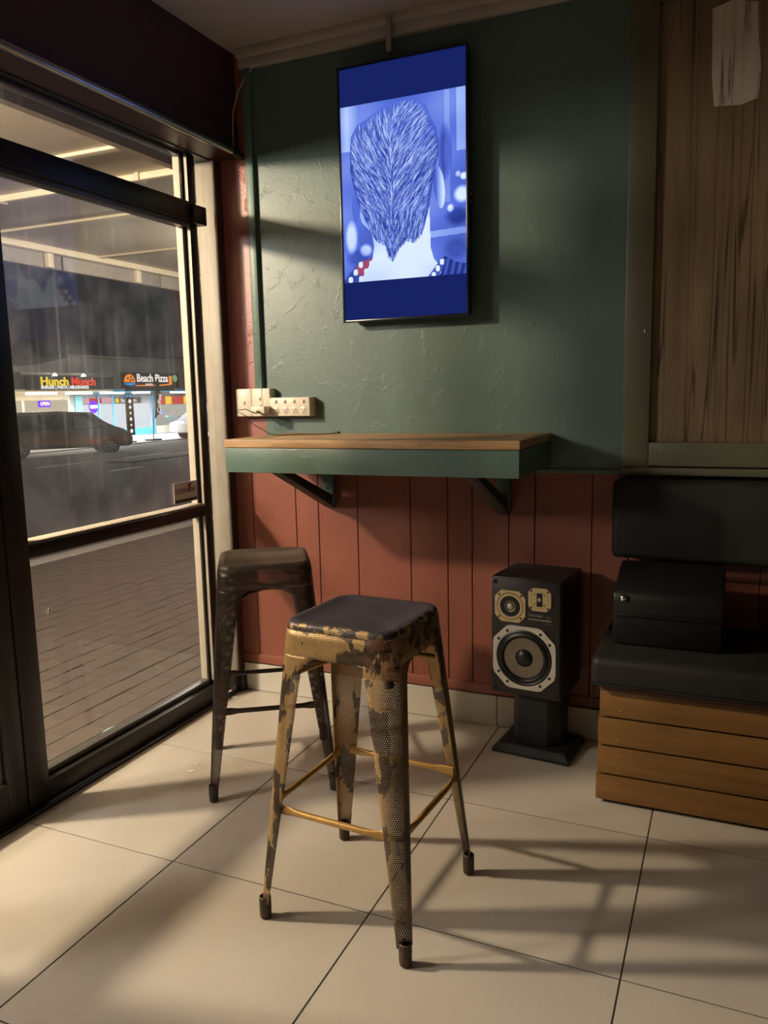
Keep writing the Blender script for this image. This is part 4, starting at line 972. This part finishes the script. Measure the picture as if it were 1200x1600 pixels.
# signs on the awning fronts
sgA = thing('burger_sign', (-27.95, 27.1, 1.78), 'black sign reading HunchMunch with yellow to red letters', 'sign')
box('panel', -27.98, -27.90, 24.0, 29.55, 1.79, 2.40, M['sign_black'], sgA)
text('hunch_lettering', 'Hunch', 0.53, M['lit_yellow'], (-27.88, 24.78, 2.15), ROT_STREET, sgA, extrude=0.01, sx=1.22, bold=0.018)
text('munch_lettering', 'Munch', 0.53, M['lit_redletter'], (-27.88, 26.66, 2.15), ROT_STREET, sgA, extrude=0.01, sx=1.12, bold=0.018)
text('tagline', 'BURGER | PASTA | MILKSHAKES', 0.21, M['lit_text'], (-27.88, 24.80, 1.885), ROT_STREET, sgA, extrude=0.01, sx=1.02, bold=0.004)
for yy in (25.6, 27.4): lathe('sign_lamp', [(0.01, 0), (0.12, 0.0), (0.06, 0.10), (0.01, 0.12)], (-27.80, yy, 2.42), M['tube_warm'], sgA, 'z', 12)
sgB = thing('pizza_sign', (-27.95, 32.5, 1.78), 'brown sign reading Beach Pizza with orange pizza emblem', 'sign')
box('hanger', -27.998, -27.95, 30.5, 34.5, 1.70, 1.90, M['far_dark'], sgB)
box('panel', -27.98, -27.90, 30.17, 34.85, 1.86, 2.66, M['sign_brown'], sgB)
text('pizza_lettering', 'Beach Pizza', 0.60, M['lit_text'], (-27.88, 31.30, 2.36), ROT_STREET, sgB, extrude=0.01, sx=0.92, bold=0.006)
pz = prism('pizza_emblem', [(30.75+0.42*math.cos(a), 2.15+0.42*math.sin(a)) for a in [PI*k/14 for k in range(15)]], -27.90, -27.87, 'x', M['lit_orange'], sgB)
for (a, b) in ((30.6, 2.35), (30.85, 2.42), (30.78, 2.25), (30.98, 2.28)): lathe('topping', [(0.005, 0), (0.055, 0), (0.055, 0.012), (0.005, 0.012)], (-27.87, a, b), M['sign_brown'], pz, 'x', 10)
prism('wave', [(30.33, 2.10), (31.17, 2.12), (31.10, 2.02), (30.75, 1.97), (30.40, 2.03)], -27.90, -27.86, 'x', M['lit_cyan'], sgB)
prism('underline', [(31.20, 1.95), (33.30, 1.96), (34.15, 2.02), (34.20, 2.10), (33.30, 2.03), (31.20, 2.00)], -27.90, -27.87, 'x', M['lit_orange'], sgB)
prism('bottle_emblem', [(33.98, 2.02), (34.22, 2.04), (34.22, 2.52), (33.98, 2.50)], -27.90, -27.87, 'x', M['lit_orange'], sgB)
text('small_tagline', '& PASTA', 0.16, M['lit_text'], (-27.86, 31.95, 2.03), ROT_STREET, sgB, extrude=0.004)
lathe('green_badge', [(0.01, 0), (0.20, 0), (0.20, 0.02), (0.01, 0.02)], (-27.89, 34.50, 2.38), M['lit_green'], sgB, 'x', 18)
# fluorescent tubes under the far awnings
for i, (a, b, wm, lab) in enumerate(((24.3, 26.1, 'tube_warm', 'lit fluorescent tube at the left end of the burger shop awning'), (26.7, 28.4, 'tube_warm', 'lit fluorescent tube under the burger shop awning, right of the first'), (29.0, 30.7, 'tube', 'lit fluorescent tube at the gap between the two shops'), (31.4, 32.75, 'tube', 'lit fluorescent tube under the middle of the pizza sign'), (34.6, 36.2, 'tube', 'lit fluorescent tube under the right end of the pizza shop awning'))):
    o = thing('fluorescent_light', (-28.3, (a+b)/2, 1.60), lab, 'light', group='tubes under the far awnings')
    tube('lamp_tube', [(-28.3, a, 1.615), (-28.3, b, 1.615)], 0.055, M[wm], o, 10)
    box('batten', -28.36, -28.24, a-0.05, b+0.05, 1.648, 1.66, M['lamp_white'], o)
    ld = bpy.data.lights.new('tube_light', 'AREA'); ld.shape = 'RECTANGLE'; ld.size = b-a; ld.size_y = 0.4; ld.energy = 420; ld.color = (1, 0.9, 0.72) if wm == 'tube_warm' else (0.85, 0.93, 1)
    lo_ = bpy.data.objects.new('tube_light', ld); COL.objects.link(lo_); lo_.parent = o; lo_.location = (-0.2, 0, -0.08); lo_.rotation_euler = (0, 0, PI/2)
nn = thing('neon_sign', (-30.9, 31.05, 0.9), 'glowing purple oval neon sign above the van roof', 'sign')
lathe('halo_board', [(0.01, 0), (0.34, 0.0), (0.34, 0.04), (0.01, 0.04)], (-30.85, 31.1, 0.88), M['neon'], nn, 'x', 24)
text('neon_letters', 'OPEN', 0.24, M['neon_white'], (-30.80, 31.1, 0.88), ROT_STREET, nn, align='CENTER', extrude=0.01, sx=0.9, bold=0.01)
# feather flags
def feather(x, y, h, wd, lab, txt, lean):
    o = thing('feather_flag', (x, y, FZ), lab, 'flag', group='feather flags on the far footpath')
    box('base', x-0.25, x+0.25, y-0.35, y+0.35, FZ, FZ+0.08, M['far_dark'], o, bev=0.01)
    tube('pole', [(x, y, FZ), (x, y+lean*0.4, FZ+h*0.5), (x, y+lean, FZ+h)], 0.025, M['grey_alu'], o, 8)
    prism('banner', [(y+lean*0.55, FZ+h*0.36), (y+lean*0.55+wd, FZ+h*0.46), (y+lean+wd, FZ+h*0.88), (y+lean+wd*0.7, FZ+h*0.97), (y+lean+0.1, FZ+h)], x-0.012, x+0.012, 'x', M['sign_brown'], o)
    if txt:
        rt = ROT_STREET @ Matrix.Rotation(math.radians(80), 3, 'Z')
        text('banner_lettering', txt, 0.36, M['lit_text'], (x+0.02, y+lean*0.75+wd*0.62, FZ+h*0.46), rt, o, extrude=0.002)
    return o
feather(-25.6, 29.6, 3.0, 0.42, 'dark feather flag reading Coffee on the far footpath', 'Coffee', 0.35)
bf = thing('banner_flag', (-25.8, 28.1, FZ), 'tall straight brown banner with pale letters outside the pizza shop', 'flag')
box('base', -26.05, -25.55, 27.6, 28.3, FZ, FZ+0.06, M['far_dark'], bf, bev=0.01)
tube('pole', [(-25.8, 27.95, FZ), (-25.8, 27.95, FZ+2.2)], 0.02, M['grey_alu'], bf, 8)
box('banner', -25.82, -25.79, 28.0, 28.5, FZ+0.35, FZ+2.2, M['sign_brown'], bf)
for k, rr_ in enumerate((0.10, 0.08, 0.06, 0.09, 0.06, 0.10)):
    lathe('pale_letter', [(rr_*0.45, 0), (rr_, 0), (rr_, 0.01), (rr_*0.45, 0.01)], (-25.79, 28.25, FZ+2.0-k*0.29), M['lit_text'], bf, 'x', 12)

# ------------------------------------------------------------------ vehicles
def vehicle(name, loc, rz, label, cat, prof, width, m_body, windows, wheels, wr_, side_dark=None):
    T = thing(name, loc, label, cat, rz)
    prism('body', prof, -width/2, width/2, 'y', m_body, T, local=True, bev=0.05)
    for s in (-1, 1):
        for wpoly in windows:
            ya, yb = (width/2-0.01, width/2+0.012) if s > 0 else (-width/2-0.012, -width/2+0.01)
            prism('side_window', wpoly, ya, yb, 'y', M['van_dark'], T, local=True)
        for wx in wheels:
            wy = s*(width/2-0.09)
            wl = lathe('wheel', [(wr_*0.6, -0.11), (wr_*0.94, -0.11), (wr_, -0.07), (wr_, 0.07), (wr_*0.94, 0.11), (wr_*0.6, 0.11)], (wx, wy+s*0.02, wr_), M['tyre'], T, 'y', 24, local=True)
            rim = lathe('rim', [(0.03, 0.02), (wr_*0.62, 0.02), (wr_*0.62, -0.02), (0.03, -0.02)], (wx, wy+s*0.115, wr_), M['tyre'], wl, 'y', 20, local=True)
            for k in range(8):
                a = 2*PI*k/8; tube('spoke', [(wx, wy+s*0.14, wr_), (wx+wr_*0.6*math.cos(a), wy+s*0.14, wr_+wr_*0.6*math.sin(a))], 0.025, M['alloy'], wl, 6, local=True)
    return T
van_prof = [(-2.5, 0.30), (-2.52, 0.9), (-2.42, 1.50), (-2.25, 1.62), (-0.2, 1.66), (0.85, 1.60), (1.55, 1.12), (2.10, 0.96), (2.36, 0.80), (2.47, 0.60), (2.44, 0.36), (2.30, 0.28)]
M['van_glass_reflection'] = simple('van_glass_reflection', (0.16, 0.30, 0.29, 1), 0.15)  # pale teal stands for the reflection in the front side window
vv = vehicle('van', (-21.9, 19.9, GZ(-21.9)), math.radians(55), 'dark grey people-mover van parked across the street', 'van', van_prof, 1.80, M['van'],
    [[(-2.30, 0.98), (-2.22, 1.50), (-1.1, 1.55), (-1.1, 0.98)], [(-1.02, 0.98), (-1.02, 1.55), (0.10, 1.55), (0.10, 0.98)], [(0.28, 0.98), (0.25, 1.52), (0.78, 1.50), (1.32, 1.06), (1.30, 1.00)]], (-1.55, 1.62), 0.33)
prism('front_window_reflection', [(0.36, 1.02), (0.34, 1.46), (0.72, 1.44), (1.16, 1.08), (1.14, 1.03)], -0.925, -0.910, 'y', M['van_glass_reflection'], vv, local=True)
prism('sill_reflector', [(0.75, 0.42), (1.2, 0.42), (1.2, 0.60), (0.75, 0.60)], -0.915, -0.895, 'y', M['tail_red'], vv, local=True)
prism('windscreen', [(0.95, 1.575), (1.00, 1.59), (1.58, 1.14), (1.55, 1.09)], -0.80, 0.80, 'y', M['van_dark'], vv, local=True)
car_prof = [(-2.2, 0.35), (-2.22, 0.85), (-1.7, 0.95), (-1.1, 1.42), (0.4, 1.45), (1.05, 0.98), (2.0, 0.85), (2.15, 0.4)]
vehicle('car', (-24.2, 32.9, GZ(-24.2)), math.radians(70), 'white car parked at the far kerb, mostly hidden by the window frame', 'car', car_prof, 1.75, M['white_car'],
    [[(-1.0, 0.98), (-0.75, 1.36), (0.3, 1.38), (0.85, 1.0)]], (-1.4, 1.35), 0.32)

# ------------------------------------------------------------------ added street lamp out of view, fills the road and far shops
sl = thing('street_fill_lamp', (-14.0, 26.0, GZ(-14.0)), 'added unseen fill lamp on a tall pole beyond the corner of the shop', 'street lamp')
zl = 7.6
tube('pole', [(-14.0, 26.0, GZ(-14.0)), (-14.0, 26.0, zl)], 0.08, M['grey_alu'], sl, 12)
tube('arm', [(-14.0, 26.0, zl-0.05), (-14.8, 25.6, zl+0.2), (-15.8, 25.2, zl+0.25)], 0.045, M['grey_alu'], sl, 10)
box('lantern', -16.3, -15.7, 25.05, 25.35, zl+0.15, zl+0.30, M['grey_alu'], sl, bev=0.02)
box('lens', -16.25, -15.75, 25.08, 25.32, zl+0.12, zl+0.15, M['lamp_glow_cool'], sl)
ld = bpy.data.lights.new('street_fill_light', 'POINT'); ld.energy = 2600; ld.color = (1.0, 0.93, 0.85); ld.shadow_soft_size = 0.25
lo_ = bpy.data.objects.new('street_fill_light', ld); COL.objects.link(lo_); lo_.parent = sl; lo_.location = (-2.0, -0.8, zl-GZ(-14.0)-0.2)
